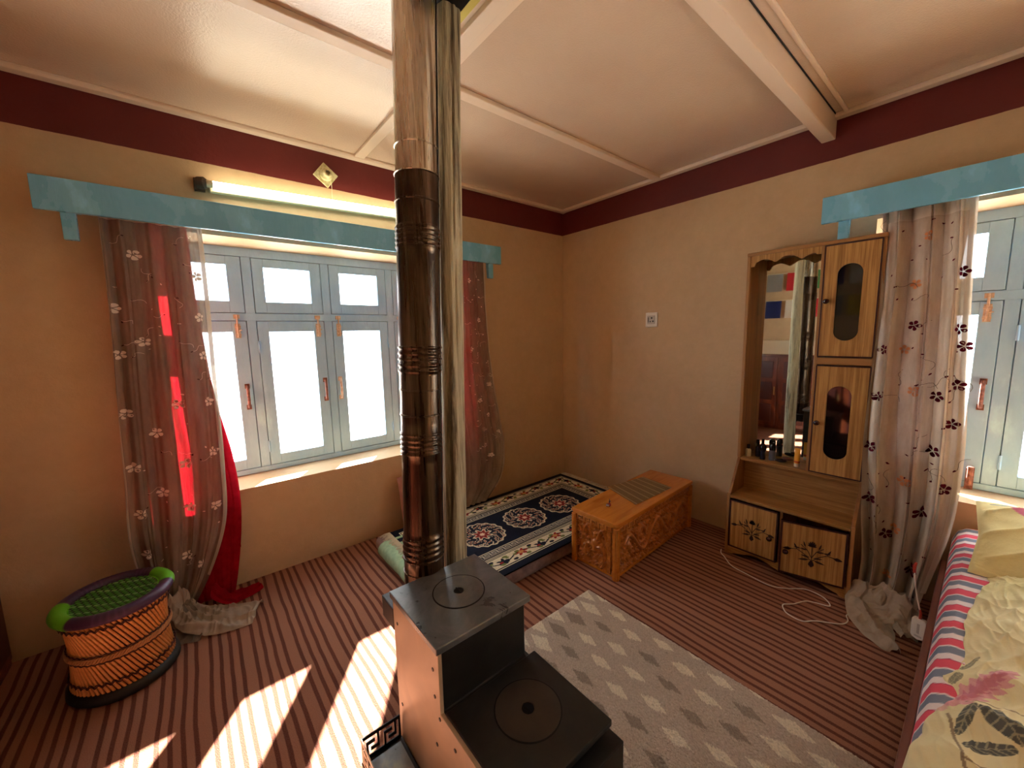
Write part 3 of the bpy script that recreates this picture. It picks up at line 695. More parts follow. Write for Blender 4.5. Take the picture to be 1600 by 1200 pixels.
# scalloped pediment (polygon in y,z)
pts = [(yl-.016, zT-.02)]; y = yl-.016; pts.append((yl-.016, 1.82))
ys = np.linspace(0, 1, 37)
for s in ys:
    yy = yl-.016-(yl-.016-(ym+.008))*s
    zz = 1.822+.030*abs(math.sin(s*math.pi*2.7))**1.0+.012*math.sin(s*math.pi)
    if s < .06: zz = 1.822
    if s > .94: zz = 1.845
    pts.append((yy, zz))
pts.append((ym+.008, zT-.02))
MB().prism(pts, XU-.003, XU+.01, 'x').build('scalloped_pediment', 'zebra_laminate', t)
# upper doors with oval window
def oval_door(z0, z1, y0, y1, oz0, oz1, oy0, oy1, kn):
    """door board with stadium hole, built as strip ring"""
    n = 40; ring = []; r = abs(oy1-oy0)/2; cy = (oy0+oy1)/2
    for k in range(n):
        a = 2*math.pi*k/n; cz = oz1-r if math.sin(a) >= 0 else oz0+r
        ring.append((cy+r*math.cos(a), cz+r*math.sin(a)))
    outer = []
    cyy, czz = cy, (oz0+oz1)/2; hy_, hz_ = abs(y1-y0)/2, (z1-z0)/2; my = (y0+y1)/2; mz = (z0+z1)/2
    for (p, q) in ring:
        d = Vector((p-cyy, q-czz)); ts = []
        if abs(d.x) > 1e-6: ts.append(((my+math.copysign(hy_, d.x))-cyy)/d.x)
        if abs(d.y) > 1e-6: ts.append(((mz+math.copysign(hz_, d.y))-czz)/d.y)
        k = min(x for x in ts if x > 0); outer.append((cyy+d.x*k, czz+d.y*k))
    # snap nearest to corners
    for c_ in ((my-hy_, mz-hz_), (my+hy_, mz-hz_), (my-hy_, mz+hz_), (my+hy_, mz+hz_)):
        i = min(range(n), key=lambda i: (outer[i][0]-c_[0])**2+(outer[i][1]-c_[1])**2); outer[i] = c_
    xf, xb = XU-.012, XU+.002; vs = []; fs = []
    for xx in (xf, xb):
        for p, q in outer: vs.append((xx, p, q))
        for p, q in ring: vs.append((xx, p, q))
    for i in range(n):
        j = (i+1) % n
        fs += [(i, j, n+j, n+i), (2*n+i, 3*n+i, 3*n+j, 2*n+j), (n+i, n+j, 3*n+j, 3*n+i), (i, 2*n+i, 2*n+j, j)]
    d = MB().add(vs, fs).build('door', 'zebra_laminate', t)
    MB().box(XU-.004, XU-.001, oy1-.006, oy0+.006, oz0-.006, oz1+.006).build('glass_panel', 'tinted_glass', d)
    fr = MB()
    w_ = .004
    for (a, b_, c_, e_) in ((y1, y0, z0-.002, z0+w_), (y1, y0, z1-w_, z1+.002), (y1-.002, y1+w_, z0, z1), (y0-w_, y0+.002, z0, z1)): fr.box(XU-.0145, XU-.008, a, b_, c_, e_)
    fr.build('door_edging', 'maroon_edge', d)
    Mk = Matrix.Translation((XU-.012, kn[0], kn[1])) @ Matrix.Rotation(R(-90), 4, 'Y')
    MB().lathe([(.006, 0), (.006, .008), (.014, .014), (.014, .02), (.009, .025), (.001, .026)], 14, (0,0,0), Mk).build('knob', 'dark_knob', d, smooth=True)
oval_door(1.285, 1.88, ym-.010, yr+.012, 1.372, 1.775, -2.168, -2.272, (-2.131, 1.585))
oval_door(.622, 1.235, ym-.010, yr+.012, .715, 1.125, -2.165, -2.270, (-2.131, .912))
MB().box(XU-.006, XU+.01, yr+.01, ym-.005, 1.24, 1.28).build('mid_rail', E_, t, bevel=.004)
# lower painted doors
def motif(parent, cy, cz, s, x):
    """painted flower spray laid flat on the door"""
    b_ = MB()
    def leaf(p, q, w_):
        p = Vector(p); q = Vector(q); d = q-p; nrm = Vector((-d.y, d.x)).normalized()*w_
        P4 = [p, p+d*.35+nrm, p+d*.7+nrm*.7, q, p+d*.7-nrm*.7, p+d*.35-nrm]
        b_.prism([(cy-v.x*s, cz+v.y*s) for v in P4], x-.0012, x+.0005, 'x')
    def stem(pts):
        pts = [Vector(p) for p in pts]
        for a, c in zip(pts[:-1], pts[1:]):
            d = (c-a); nrm = Vector((-d.y, d.x)).normalized()*.012
            b_.prism([(cy-v.x*s, cz+v.y*s) for v in (a-nrm, c-nrm, c+nrm, a+nrm)], x-.001, x+.0005, 'x')
    for sg in (-1, 1):
        stem([(0, -.35), (sg*.25, -.1), (sg*.5, .05), (sg*.8, .0)]); stem([(0, -.2), (sg*.15, .1), (sg*.38, .3)])
        leaf((sg*.7, .0), (sg*1.0, -.04), .07); leaf((sg*.5, .05), (sg*.62, .3), .035); leaf((sg*.38, .12), (sg*.62, .12), .03)
        leaf((sg*.08, -.3), (sg*.45, -.38), .045); leaf((sg*.06, -.2), (sg*.36, -.16), .04); leaf((sg*.15, .1), (sg*.42, .13), .035); leaf((sg*.22, .2), (sg*.30, .48), .03)
    stem([(0, -.45), (0, .3)]); leaf((-.0, -.62), (0, -.3), .1)
    for k in range(7):
        a = math.pi*k/6; leaf((0, .3), (.16*math.cos(a), .33+.2*math.sin(a)), .035)
    leaf((-.12, .36), (.12, .36), .08)
    b_.build('painted_flower', 'dark_inlay', parent)
def low_door(cy, cz, hw, hh, rot, kn, xo=0):
    d = MB().box(-.008, .008, -hw, hw, -hh, hh).build('door', 'zebra_laminate', t)
    d.location = (XL-.006-xo, cy, cz); d.rotation_euler = (0, 0, rot)
    e = MB()
    for (a, b_, c_, f_) in ((-hw, hw, -hh, -hh+.009), (-hw, hw, hh-.009, hh), (-hw, -hw+.009, -hh, hh), (hw-.009, hw, -hh, hh)): e.box(-.0095, .009, a, b_, c_, f_)
    e.build('door_edging', 'maroon_edge', d)
    Mk = Matrix.Translation((-.008, kn[0], kn[1])) @ Matrix.Rotation(R(-90), 4, 'Y')
    MB().lathe([(.006, 0), (.006, .008), (.014, .014), (.014, .02), (.009, .025), (.001, .026)], 14, (0,0,0), Mk).build('knob', 'dark_knob', d, smooth=True)
    motif(d, .0, .0, hw*.90, -.0085)
low_door(-1.878, .215, .134, .157, 0, (-.098, -.015)); low_door(-2.328+.146*math.cos(R(15)), .212, .146, .156, R(15), (.118, -.02), .146*math.sin(R(15)))
# scalloped apron
pts = [(yl-.014, .06), (yl-.014, .0)]
for s in np.linspace(0, 1, 49):
    yy = yl-.014-(yl-yr-.028)*s; c_ = abs(s-.5)*2
    zz = .0 if c_ > .9 else .012+.030*math.sin((.9-c_)/.9*math.pi)**2-.004*(c_ < .08)
    pts.append((yy, zz))
pts += [(yr+.014, .0), (yr+.014, .06)]
MB().prism(pts, XL-.004, XL+.008, 'x').build('scalloped_apron', 'zebra_laminate_flat', t)

# things on the dresser shelf
def bottle(name, label, cat, loc, body, bodymat, cap, capmat, n=16, sx=1, extra=None, group='toiletries on the dresser shelf'):
    r = thing(name, label, cat, loc, 0, group)
    Ms = Matrix.Diagonal((sx, 1, 1, 1))
    MB().lathe(body, n, (0,0,0), Ms).build('bottle_body' if cat != 'tube' else 'tube_body', bodymat, r, auto=40)
    MB().lathe(cap, n, (0,0,0), Ms).build('cap', capmat, r, auto=40)
    return r
plain('pale_glass', (206,196,160), .1); plain('navy_plastic', (26,30,48), .25); plain('grey_plastic', (110,112,120), .3); plain('black_gloss', (14,12,16), .2)
plain('orange_plastic', (226,160,40), .35); plain('cream_plastic', (230,220,200), .4); plain('red_plastic', (170,50,34), .4); plain('bristle', (36,18,14), .9)
sz = .616
bottle('nail_polish', 'square clear bottle with black cap, first at the shelf left end', 'bottle', (-.115, -1.765, sz), [(.016,0),(.017,.003),(.017,.046),(.009,.052)], 'pale_glass', [(.009,.052),(.0095,.078),(.006,.08)], 'black_gloss', 4)
bottle('perfume_bottle', 'slim dark bottle with tall black cap standing against the mirror', 'bottle', (-.075, -1.808, sz), [(.014,0),(.015,.004),(.015,.062),(.010,.068)], 'navy_plastic', [(.009,.068),(.009,.098),(.007,.1)], 'black_gloss', 12)
bottle('roll_on', 'short dark roll-on bottle with domed black cap, in front of the slim bottle', 'bottle', (-.118, -1.85, sz), [(.014,0),(.016,.006),(.013,.045),(.016,.06)], 'navy_plastic', [(.018,.06),(.02,.075),(.017,.092),(.008,.1),(.001,.101)], 'black_gloss')
bottle('deodorant', 'tall grey deodorant with black dome cap, left of the brush', 'bottle', (-.10, -1.897, sz), [(.017,0),(.018,.004),(.018,.065)], 'grey_plastic', [(.0185,.066),(.0185,.092),(.014,.108),(.006,.115),(.001,.116)], 'black_gloss')
t2 = thing('cream_tube', 'yellow orange cream tube standing upright on its white cap', 'tube', (-.125, -2.035, sz), 0, 'toiletries on the dresser shelf')
MB().lathe([(.013,0),(.014,.002),(.014,.018),(.012,.02)], 16).build('cap', 'cream_plastic', t2, auto=40)
n = 20; pr_ = [(.014, .012, .020), (.0145, .0125, .026), (.0145, .0125, .034), (.014, .009, .07), (.015, .002, .105), (.015, .0015, .112)]
vs = [(a_[1]*math.cos(2*math.pi*k/n), a_[0]*math.sin(2*math.pi*k/n), a_[2]) for a_ in pr_ for k in range(n)]
fs = [(i*n+k, i*n+(k+1) % n, (i+1)*n+(k+1) % n, (i+1)*n+k) for i in range(len(pr_)-1) for k in range(n)]+[tuple((len(pr_)-1)*n+k for k in range(n))]
MB().add(vs, fs).build('tube_body', 'orange_plastic', t2, smooth=True)
MB().lathe([(.0148,.027),(.0149,.0275),(.0149,.034),(.0146,.0345)], 20, M=Matrix.Diagonal((.9, 1, 1, 1))).build('red_band', 'red_plastic', t2, smooth=True)
t2 = thing('hairbrush', 'dark oval hairbrush lying on the dresser shelf before the mirror', 'brush', (-.12, -1.955, sz), R(10), 'toiletries on the dresser shelf')
MB().ell((0, .005, .016), (.02, .032, .010), 16, 8).build('brush_head', 'bristle', t2, smooth=True)
MB().ell((.004, -.03, .032), (.018, .03, .012), 16, 8).build('brush_back', 'wood_red_dark', t2, smooth=True)

# ================================================================ CABLE AND BLANKET CONTROLLER
cab = [(-.300,-1.70),(-.345,-1.718),(-.376,-1.752),(-.443,-1.820),(-.465,-1.908),(-.484,-2.033),(-.446,-2.107),(-.375,-2.179),(-.383,-2.259),(-.440,-2.301),(-.465,-2.248),(-.490,-2.208),(-.564,-2.173),(-.604,-2.141),(-.640,-2.15),(-.670,-2.179),(-.675,-2.240),(-.624,-2.284),(-.559,-2.367),(-.508,-2.385),(-.457,-2.372),(-.42,-2.41),(-.36,-2.45)]
def smooth_path(p, k=6):
    P_ = [Vector((*q, 0)) if len(q) == 2 else Vector(q) for q in p]; out = []
    for i in range(len(P_)-1):
        a, b_, c_, d = P_[max(i-1, 0)], P_[i], P_[i+1], P_[min(i+2, len(P_)-1)]
        for j in range(k):
            s = j/k; out.append(.5*((2*b_)+(-a+c_)*s+(2*a-5*b_+4*c_-d)*s*s+(-a+3*b_-3*c_+d)*s**3))
    out.append(P_[-1]); return out
o = MB().tube([(p.x, p.y, .0045) for p in smooth_path(cab)], .0027, 8).build('white_cable', 'white_plastic', smooth=True)
tag(o, 'thin white cable looping over the carpet in front of the dresser', 'cable')
t = thing('blanket_controller', 'white plastic controller hanging by its cord at the bed side', 'controller', (-.50, -2.622, .06), R(75)); t.scale = (.72, .84, .84)
U = [(-.034, .014), (-.027, .002), (.0, -.006), (.027, .002), (.034, .014), (.034, .10), (.028, .112), (-.028, .112), (-.034, .10)]
o = MB().prism([(a, b_) for a, b_ in U], -.012, .012, 'y').build('controller_body', 'white_plastic', t, bevel=.005, seg=3)
MB().box(-.006, .006, -.0, .014, .03, .085).box(-.02, .016, .0, .0135, .01, .02).build('slider', 'socket_grey', t, bevel=.002)
MB().tube([(0, 0, .11), (0, 0, .14), (.005, .0, .16)], [.008, .007, .005], 8).build('strain_relief', 'red_plastic', t, smooth=True)
MB().tube([tuple(p) for p in smooth_path([(.005, 0, .15), (.03, -.012, .22), (.05, -.022, .29), (.06, -.03, .34)])], .004, 8).build('cord', 'white_plastic', t, smooth=True)
MB().tube([(.06, -.03, .335), (.065, -.033, .37), (.06, -.04, .39)], [.008, .010, .006], 8).build('plug_sleeve', 'red_plastic', t, smooth=True)

# ================================================================ PALE RUG
RX0, RX1, RY0, RY1 = -2.02, -1.283, -3.3, -1.395
nx, ny = 200, 500
gx, gy = np.meshgrid(np.linspace(RX0, RX1, nx), np.linspace(RY0, RY1, ny))
tp, cr, gr = [np.array(lin(c)) for c in ((190,174,156), (226,216,192), (152,138,122))]
C = np.ones((ny, nx, 3))*tp
known = {(-1.505, 0): 'g', (-1.505, 1): 'g'}
rowcol = {-1: 'ggcg', 0: 'gcgc', 1: 'ccgc', 2: 'ccgc'}
yrow = [-1.505-.125*k for k in range(-2, 16)]
tab = {0: {-1.635:'g', -1.517:'g', -1.40:'c'}, 1: {-1.694:'g', -1.58:'c', -1.463:'g', -1.34:'c'}, 2: {-1.74:'g', -1.635:'c', -1.511:'c', -1.395:'c'},
       3: {-1.695:'c', -1.579:'c', -1.457:'g', -1.342:'c'}, 4: {-1.748:'g', -1.638:'c', -1.517:'g', -1.398:'c'}, 5: {-1.685:'c', -1.579:'g', -1.458:'c', -1.341:'c'},
       6: {-1.74:'c', -1.638:'c', -1.513:'g', -1.403:'g'}, 7: {-1.69:'g', -1.58:'c', -1.475:'c', -1.345:'c'}}
wb = .006*wav(gx, gy, 31, 60)+.002*np.random.randn(ny, nx)
for k in range(-2, 16):
    yc = -1.505-.125*k; off = .059 if k % 2 else 0
    for i in range(-6, 9):
        xc = -1.635+.118*i+off
        key = min(tab.get(k, {9: 'c'}).items(), key=lambda q: abs(q[0]-xc))
        cc = key[1] if abs(key[0]-xc) < .05 else ('g' if (i*7+k*5) % 11 < 4 else 'c')
        if k < 0: cc = 'c'
        big = 1.9 if k < 0 else (1.3 if k == 0 else (1.2 if k > 6 else 1.0))
        m_ = (np.abs(gx+wb-xc)/.025+np.abs(gy+wb-yc)/.058) < big
        C[m_] = cr if cc == 'c' else gr
C *= (1+.09*np.random.randn(ny, nx, 1)).clip(.75, 1.25)
zz = .014+.0022*np.random.randn(ny, nx)*.5+.0015*wav(gx, gy, 4, 20)
edge_in = np.minimum(np.minimum(gx-RX0, RX1-gx), np.minimum(gy-RY0, RY1-gy)); zz = np.where(edge_in < .004, .002, zz)
gx2 = gx+.004*wav(gx*0, gy, 41, 7)
o = grid('pale_rug', np.stack([gx2, gy, zz], -1), 'shaggy_rug', colors=C)
tag(o, 'shaggy taupe rug with cream and grey diamonds next to the stove', 'rug')

# ================================================================ STOOL
t = thing('bamboo_stool', 'round bamboo stool with purple and green rim and woven green seat', 'stool', (-3.238, -.425, 0))
hs, rt, rb, rw = .37, .166, .166, .150
MB().lathe([(rb-.03, .0), (rb+.006, .002), (rb+.016, .014), (rb+.014, .036), (rb+.002, .048), (rb-.03, .046)], 48).build('rubber_foot_ring', 'rubber_base', t, smooth=True)
nst = 64
def hyper(k, s, dr=0):
    """stick k, twist direction s"""
    pts = []
    for i in range(9):
        q = i/8; z = .035+(hs-.05)*q; a = 2*math.pi*k/nst+s*1.0*(q-.5)
        r = rw+dr+(rt-rw)*((q-.5)*2)**2*(1 if q > .5 else .9)
        pts.append((r*math.cos(a), r*math.sin(a), z))
    return pts
s0 = MB().tube(hyper(0, -1), .0056, 6); 
me = None
for k in range(nst):
    if me is None:
        o = s0.build('bamboo_stick', 'bamboo', t, smooth=True); me = o.data
    else:
        o = bpy.data.objects.new('bamboo_stick', me); COL.objects.link(o); o.parent = t
        o.rotation_euler = (0, 0, 2*math.pi*k/nst)
MB().lathe([(rt-.010, .04), (rw-.010, .195), (rt-.010, hs-.02)], 48, cap=False).build('inner_shade', 'inner_shade_brown', t, smooth=True)  # dark brown sheet paints in the shade seen between the sticks
def ringz(z, dr, tw, rad_, mat, name, ph=0, n=260, freq=42):
    pts = []
    for i in range(n+1):
        a = 2*math.pi*i/n; q = (z-.035)/(hs-.05); r = rw+(rt-rw)*((q-.5)*2)**2+dr
        pts.append((r*math.cos(a)*(1+tw*.6*math.cos(freq*a+ph)), r*math.sin(a)*(1+tw*.6*math.cos(freq*a+ph)), z+tw*.25*math.sin(freq*a+ph)))
    MB().tube(pts, rad_, 5, cap=False).build(name, mat, t, smooth=True)
for z in (.325, .30+.02, .088, .083): ringz(z, .0095, .02, .0022, 'dark_cord', 'binding_cord', z*100)
ringz(.210, .011, .008, .0026, 'dark_cord', 'binding_cord'); ringz(.176, .011, .008, .0026, 'dark_cord', 'binding_cord')
for ph in (0, 2.1, 4.2): ringz(.193, .012, .03, .0044, 'braid', 'braid_strand', ph, 400, 30)
# rim torus, colour sectors
n1, n2 = 160, 16
A, B = np.meshgrid(np.linspace(0, 2*math.pi, n1, endpoint=False), np.linspace(0, 2*math.pi, n2+1), indexing='xy')
rr = rt+.0; mr = .026+.0008*np.sin(A*70)
purple, lime = np.array(lin((66,40,72))), np.array(lin((104,190,40)))
def angd(a, c): return np.abs((a-c+math.pi) % (2*math.pi)-math.pi)
isg = (angd(A, R(18)) < R(26)) | (angd(A, R(198)) < R(30))
mr = mr+.0015*isg
C = np.where(isg[..., None], lime, purple)
C = np.where((np.sin(A*55) > .9)[..., None] & ~isg[..., None], purple*1.5, C)
grid('rim', np.stack([(rr+mr*np.cos(B))*np.cos(A), (rr+mr*np.cos(B))*np.sin(A), hs-.005+mr*.85*np.sin(B)], -1), 'plastic_rim', t, C, closed=True)
# woven seat
n = 170; gx, gy = np.meshgrid(np.linspace(-.155, .155, n), np.linspace(-.155, .155, n))
u = gx*.90-gy*.43; v = gx*.43+gy*.90
row = np.floor(v/.0125); ph = u/.026+.5*(row % 2); lob = np.abs(((ph % 1)-.5)*2); vv = ((v/.0125) % 1-.5)*2
bump_ = np.sqrt(np.clip(1-lob**2.2-.75*vv**2, 0, 1))
g1, g2 = np.array(lin((70,140,44))), np.array(lin((16,30,18)))
C = g2+(g1-g2)*sm(.45, .8, bump_)[..., None]; C = np.where(((row % 4) == 0)[..., None] & (bump_ > .6)[..., None], np.array(lin((120,170,90))), C)
r_ = np.hypot(gx, gy); k_ = np.minimum(1, .153/np.maximum(r_, 1e-6))
C = np.where((r_ > .135)[..., None], np.where(isg.any() * (angd(np.arctan2(gy, gx), R(18)) < R(26))[..., None] | (angd(np.arctan2(gy, gx), R(198)) < R(30))[..., None], lime, purple), C)
grid('woven_seat', np.stack([gx*k_, gy*k_, hs-.004+.004*bump_-.010*np.exp(-(r_/.11)**4)], -1), 'woven_seat', t, C)

# ================================================================ CURTAINS
def catmull(keys, v):
    """keys: array (K, n) rows, v in 0..1 -> interpolated"""
    keys = np.array(keys, float); tk = keys[:, 0]; out = []
    for c in range(1, keys.shape[1]):
        y = keys[:, c]; m_ = np.gradient(y, tk)
        i = np.clip(np.searchsorted(tk, v)-1, 0, len(tk)-2); h_ = tk[i+1]-tk[i]; s = (v-tk[i])/h_
        out.append((2*s**3-3*s**2+1)*y[i]+(s**3-2*s**2+s)*h_*m_[i]+(-2*s**3+3*s**2)*y[i+1]+(s**3-s**2)*h_*m_[i+1])
    return out
class Sheet:
    """hanging cloth; keys rows: v, u_left, u_right, z, depth ; frame maps (u, depth, z) to world"""
    def __init__(s, keys, folds, amp, frame, seed, wr=.004, power=1.0, amptop=.6):
        s.k, s.folds, s.amp, s.fr, s.seed, s.wr, s.at = keys, folds, amp, frame, seed, wr, amptop
    def __call__(s, S_, V):
        uL, uR, z, dep = catmull(s.k, V)
        rs = np.random.RandomState(s.seed); p = rs.uniform(0, 6.28, 8)
        w_ = S_+.035*np.sin(2*math.pi*1.7*S_+p[0])+.02*np.sin(2*math.pi*3.1*S_+p[1]+V)+.03*np.sin(V*3.1+p[2])*V+.012*np.sin(V*7+S_*5+p[3])
        arg = math.pi*s.folds*w_+p[4]
        lobe = np.abs(np.sin(arg))**.5
        f = 1.5*(lobe-.78)+.22*np.sin(arg*3.3+p[5]+V*2)+.12*np.sin(arg*7.1+p[6]-V*5)
        du = .010*np.sin(2*arg)
        a = s.amp*(s.at+(1-s.at)*np.minimum(1, V*1.6))
        d = dep+a*f+s.wr*wav(S_*3, V*9, s.seed+5, 4)
        return s.fr(uL+(uR-uL)*S_+du*.7, d, z+.0*S_)
def sheet_mesh(name, sh, mat, parent, ns=150, nv=190, v0=0, v1=1):
    S_, V = np.meshgrid(np.linspace(0, 1, ns), np.linspace(v0, v1, nv)); x = sh(S_, V)
    return grid(name, np.stack(x, -1), mat, parent)
def drape(sh, s0, v0, poly, W_, H_, off):
    """polygon (list of (a,b) metres) draped on the sheet around s0,v0"""
    a = np.array(poly); S_ = s0+a[:, 0]/W_; V = v0-a[:, 1]/H_
    P_ = np.stack(sh(S_, V), -1); e = 1e-3
    P1 = np.stack(sh(S_+e, V), -1)-P_; P2 = np.stack(sh(S_, V+e), -1)-P_
    N_ = np.cross(P1, P2); N_ /= np.linalg.norm(N_, axis=1)[:, None]+1e-12
    return P_, N_
CAMV = np.array([-2.8893, -2.7207, 1.4427])
def petals(b_, sh, s0, v0, r, W_, H_, n=5, rot=0, gap=.15, off=.004):
    for k in range(n):
        a0 = rot+2*math.pi*k/n; poly = []
        for (q, w_) in ((.12, 0), (.45, .26), (.75, .34), (.96, .18), (1.0, 0), (.96, -.18), (.75, -.34), (.45, -.26)):
            poly.append((r*(q*math.cos(a0)-w_*math.sin(a0)), r*(q*math.sin(a0)+w_*math.cos(a0))))
        P_, N_ = drape(sh, s0, v0, poly, W_, H_, off)
        sg = np.sign(((CAMV-P_)*N_).sum(1))[:, None]; P_ = P_+N_*sg*off
        b_.add([tuple(p) for p in P_], [tuple(range(len(P_)))])
def bud(b_, sh, s0, v0, r, ang, W_, H_, off=.004):
    poly = [(r*q*math.cos(ang)-w_*r*math.sin(ang), r*q*math.sin(ang)+w_*r*math.cos(ang)) for q, w_ in ((0, 0), (.5, .3), (1, .25), (1.2, 0), (1, -.25), (.5, -.3))]
    P_, N_ = drape(sh, s0, v0, poly, W_, H_, off); sg = np.sign(((CAMV-P_)*N_).sum(1))[:, None]; P_ = P_+N_*sg*off
    b_.add([tuple(p) for p in P_], [tuple(range(len(P_)))])
def vine(b_, sh, s0, v0, W_, H_, L, ang):
    pts = []
    for i in range(9):
        q = i/8; a = ang+.9*math.sin(q*2.5); pts.append((L*q*math.cos(a), L*q*math.sin(a)))
    P_, N_ = drape(sh, s0, v0, pts, W_, H_, .004); sg = np.sign(((CAMV-P_)*N_).sum(1))[:, None]; P_ = P_+N_*sg*.004
    b_.tube([tuple(p) for p in P_], .0008, 3)
fL = lambda u, d, z: (u, -d, z)           # window wall: u = x, d = distance into room
fR = lambda u, d, z: (-d, -u, z)          # right wall: u = -y

# ---- left curtain
t = thing('curtain', 'sheer flowered curtain over red lining beside the bamboo stool', 'curtain', group='flowered window curtains')
lin_ = Sheet([(0,-3.13,-2.85,2.045,.075),(.25,-3.12,-2.84,1.55,.07),(.5,-3.12,-2.80,1.07,.075),(.63,-3.12,-2.762,.80,.08),(.75,-3.12,-2.75,.55,.085),(.95,-3.05,-2.80,.12,.10),(1,-3.02,-2.82,.03,.12)], 4.2, .009, fL, 3, .003, amptop=.8)
sheet_mesh('red_lining', lin_, 'red_cloth', t, 120, 120)
for ga, gb, gc, gd in ((-3.145, -3.097, -3.16, -3.100), (-3.075, -2.972, -3.078, -2.955), (-2.925, -2.86, -2.90, -2.765)):  # added opaque strips behind the lining block the sun; gaps leave lit streaks
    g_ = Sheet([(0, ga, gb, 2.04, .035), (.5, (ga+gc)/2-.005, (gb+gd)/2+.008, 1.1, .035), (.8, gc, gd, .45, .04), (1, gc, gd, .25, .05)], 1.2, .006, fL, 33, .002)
    sheet_mesh('sun_block_strip', g_, 'red_sun_block', t, 24, 60)
she = Sheet([(0,-3.155,-2.79,2.055,.148),(.22,-3.165,-2.79,1.60,.15),(.45,-3.18,-2.80,1.15,.155),(.62,-3.19,-2.81,.78,.16),(.78,-3.2,-2.84,.45,.17),(.9,-3.17,-2.93,.20,.17),(1,-3.14,-3.03,.03,.20)], 4.6, .026, fL, 8, .005, amptop=.8)
sp_ = sheet_mesh('sheer_panel', she, 'sheer_cloth', t)
hm_ = Sheet([(0,-3.155,-2.79,2.065,.128),(1,-3.155,-2.79,2.01,.128)], 4.0, .016, fL, 8, .003, amptop=.7)
hk = MB()
rs = random.Random(5)
fl = [(.06,.22),(.07,.33),(.30,.10),(.90,.14),(.07,.47),(.30,.30),(.88,.34),(.09,.59),(.58,.46),(.60,.60),(.90,.46),(.12,.70),(.62,.71),(.90,.58),(.14,.80),(.90,.72),(.60,.83),(.80,.86),(.34,.66),(.88,.24),(.33,.52)]
for i, (s_, v_) in enumerate(fl):
    b_ = MB(); petals(b_, she, s_, v_, .024, .38, 2.03, rot=rs.uniform(0, 6))
    b_.build('embroidered_flower', 'white_petal', sp_)
bb, vn = MB(), MB()
for i in range(46):
    s_, v_ = rs.uniform(.03, .97), rs.uniform(.02, .86); bud(bb if i % 2 else hk, she, s_, v_, .009, rs.uniform(0, 6.28), .38, 2.03)
    if i % 2 == 0: vine(vn, she, s_, v_, .38, 2.03, .05, rs.uniform(0, 6.28))
bb.build('embroidered_buds', 'white_petal', sp_)['kind'] = 'stuff'; hk.build('dark_buds', 'brown_bud', sp_)['kind'] = 'stuff'; vn.build('embroidered_stems', 'white_petal', sp_)['kind'] = 'stuff'
# hems
for s_, u0 in ((0.0, 0), (1.0, 1)):
    V = np.linspace(0, .9, 90); w_ = np.linspace(-.012, .0, 3) if s_ == 1.0 else np.linspace(0, .012, 3)
    SS, VV = np.meshgrid(s_+w_/.36, V); x = np.stack(she(SS, VV), -1); x[..., 1] -= .003
    grid('hem', x, 'sheer_hem', sp_)
x = np.stack(she(*np.meshgrid(np.linspace(0, 1, 120), np.linspace(.0, .028, 4))), -1); x[..., 1] -= .003; grid('heading_band', x, 'sheer_hem', sp_)
# puddles on the floor: tapering folded tails
def tail(name, path, widths, mat, parent, hgt=.05, folds=3, seed=1):
    P_ = smooth_path(path, 24); m_ = len(P_); n_ = 80; X_ = np.zeros((m_, n_, 3)); wd = np.interp(np.linspace(0, 1, m_), np.linspace(0, 1, len(widths)), widths)
    rs = np.random.RandomState(seed); p0 = rs.uniform(0, 6)
    for i in range(m_):
        tdir = (P_[min(i+1, m_-1)]-P_[max(i-1, 0)]).normalized(); side = Vector((-tdir.y, tdir.x, 0)); side = side.normalized() if side.length > .01 else Vector((1, 0, 0))
        q = i/(m_-1)
        for j in range(n_):
            s_ = j/(n_-1)*2-1; base = P_[i]+side*s_*wd[i]
            f_ = abs(math.sin(folds*math.pi*(s_+1)/2+p0*.2+q*1.0))
            X_[i, j] = (base.x, base.y, P_[i].z)
    S1 = np.linspace(-1, 1, n_)[None]*np.ones((m_, 1)); Q1 = np.linspace(0, 1, m_)[:, None]*np.ones((1, n_))
    Lh = sum((P_[k+1]-P_[k]).length for k in range(m_-1)); A1 = Q1*Lh; B1 = S1*wd[:, None]
    w1 = wav(A1*.5, B1*1.5, seed, 38, 5); w2 = wav(A1, B1, seed+1, 70, 5)
    rid = (1-np.abs(w1)*3.2).clip(0, 1)*.7+(1-np.abs(w2)*3.2).clip(0, 1)*.3
    env = (1-S1**6)*(1-.35*Q1)
    X_[..., 2] += hgt*(.25+.9*rid)*env; X_[..., 0] += .018*wav(A1, B1, seed+2, 30)+.006*w2; X_[..., 1] += .018*wav(A1, B1, seed+3, 30)
    X_[..., 2] = np.maximum(X_[..., 2], .004)
    return grid(name, X_, mat, parent)
tail('red_lining_hem', [(-2.90,-.12,.10),(-2.85,-.14,.02),(-2.78,-.13,.006),(-2.70,-.10,.006)], [.09,.07,.05,.035], 'red_cloth', t, .035, 3, 4)
tail('sheer_hem_tail', [(-3.07,-.21,.16),(-3.03,-.24,.07),(-2.95,-.29,.02),(-2.86,-.33,.008),(-2.745,-.37,.006)], [.06,.08,.10,.10,.085], 'sheer_cloth_thick', sp_, .05, 3, 2)
tail('sheer_hem_tail', [(-3.08,-.20,.14),(-3.05,-.27,.03),(-3.0,-.33,.008),(-2.95,-.37,.005)], [.07,.09,.09,.05], 'sheer_cloth', sp_, .03, 3, 6)
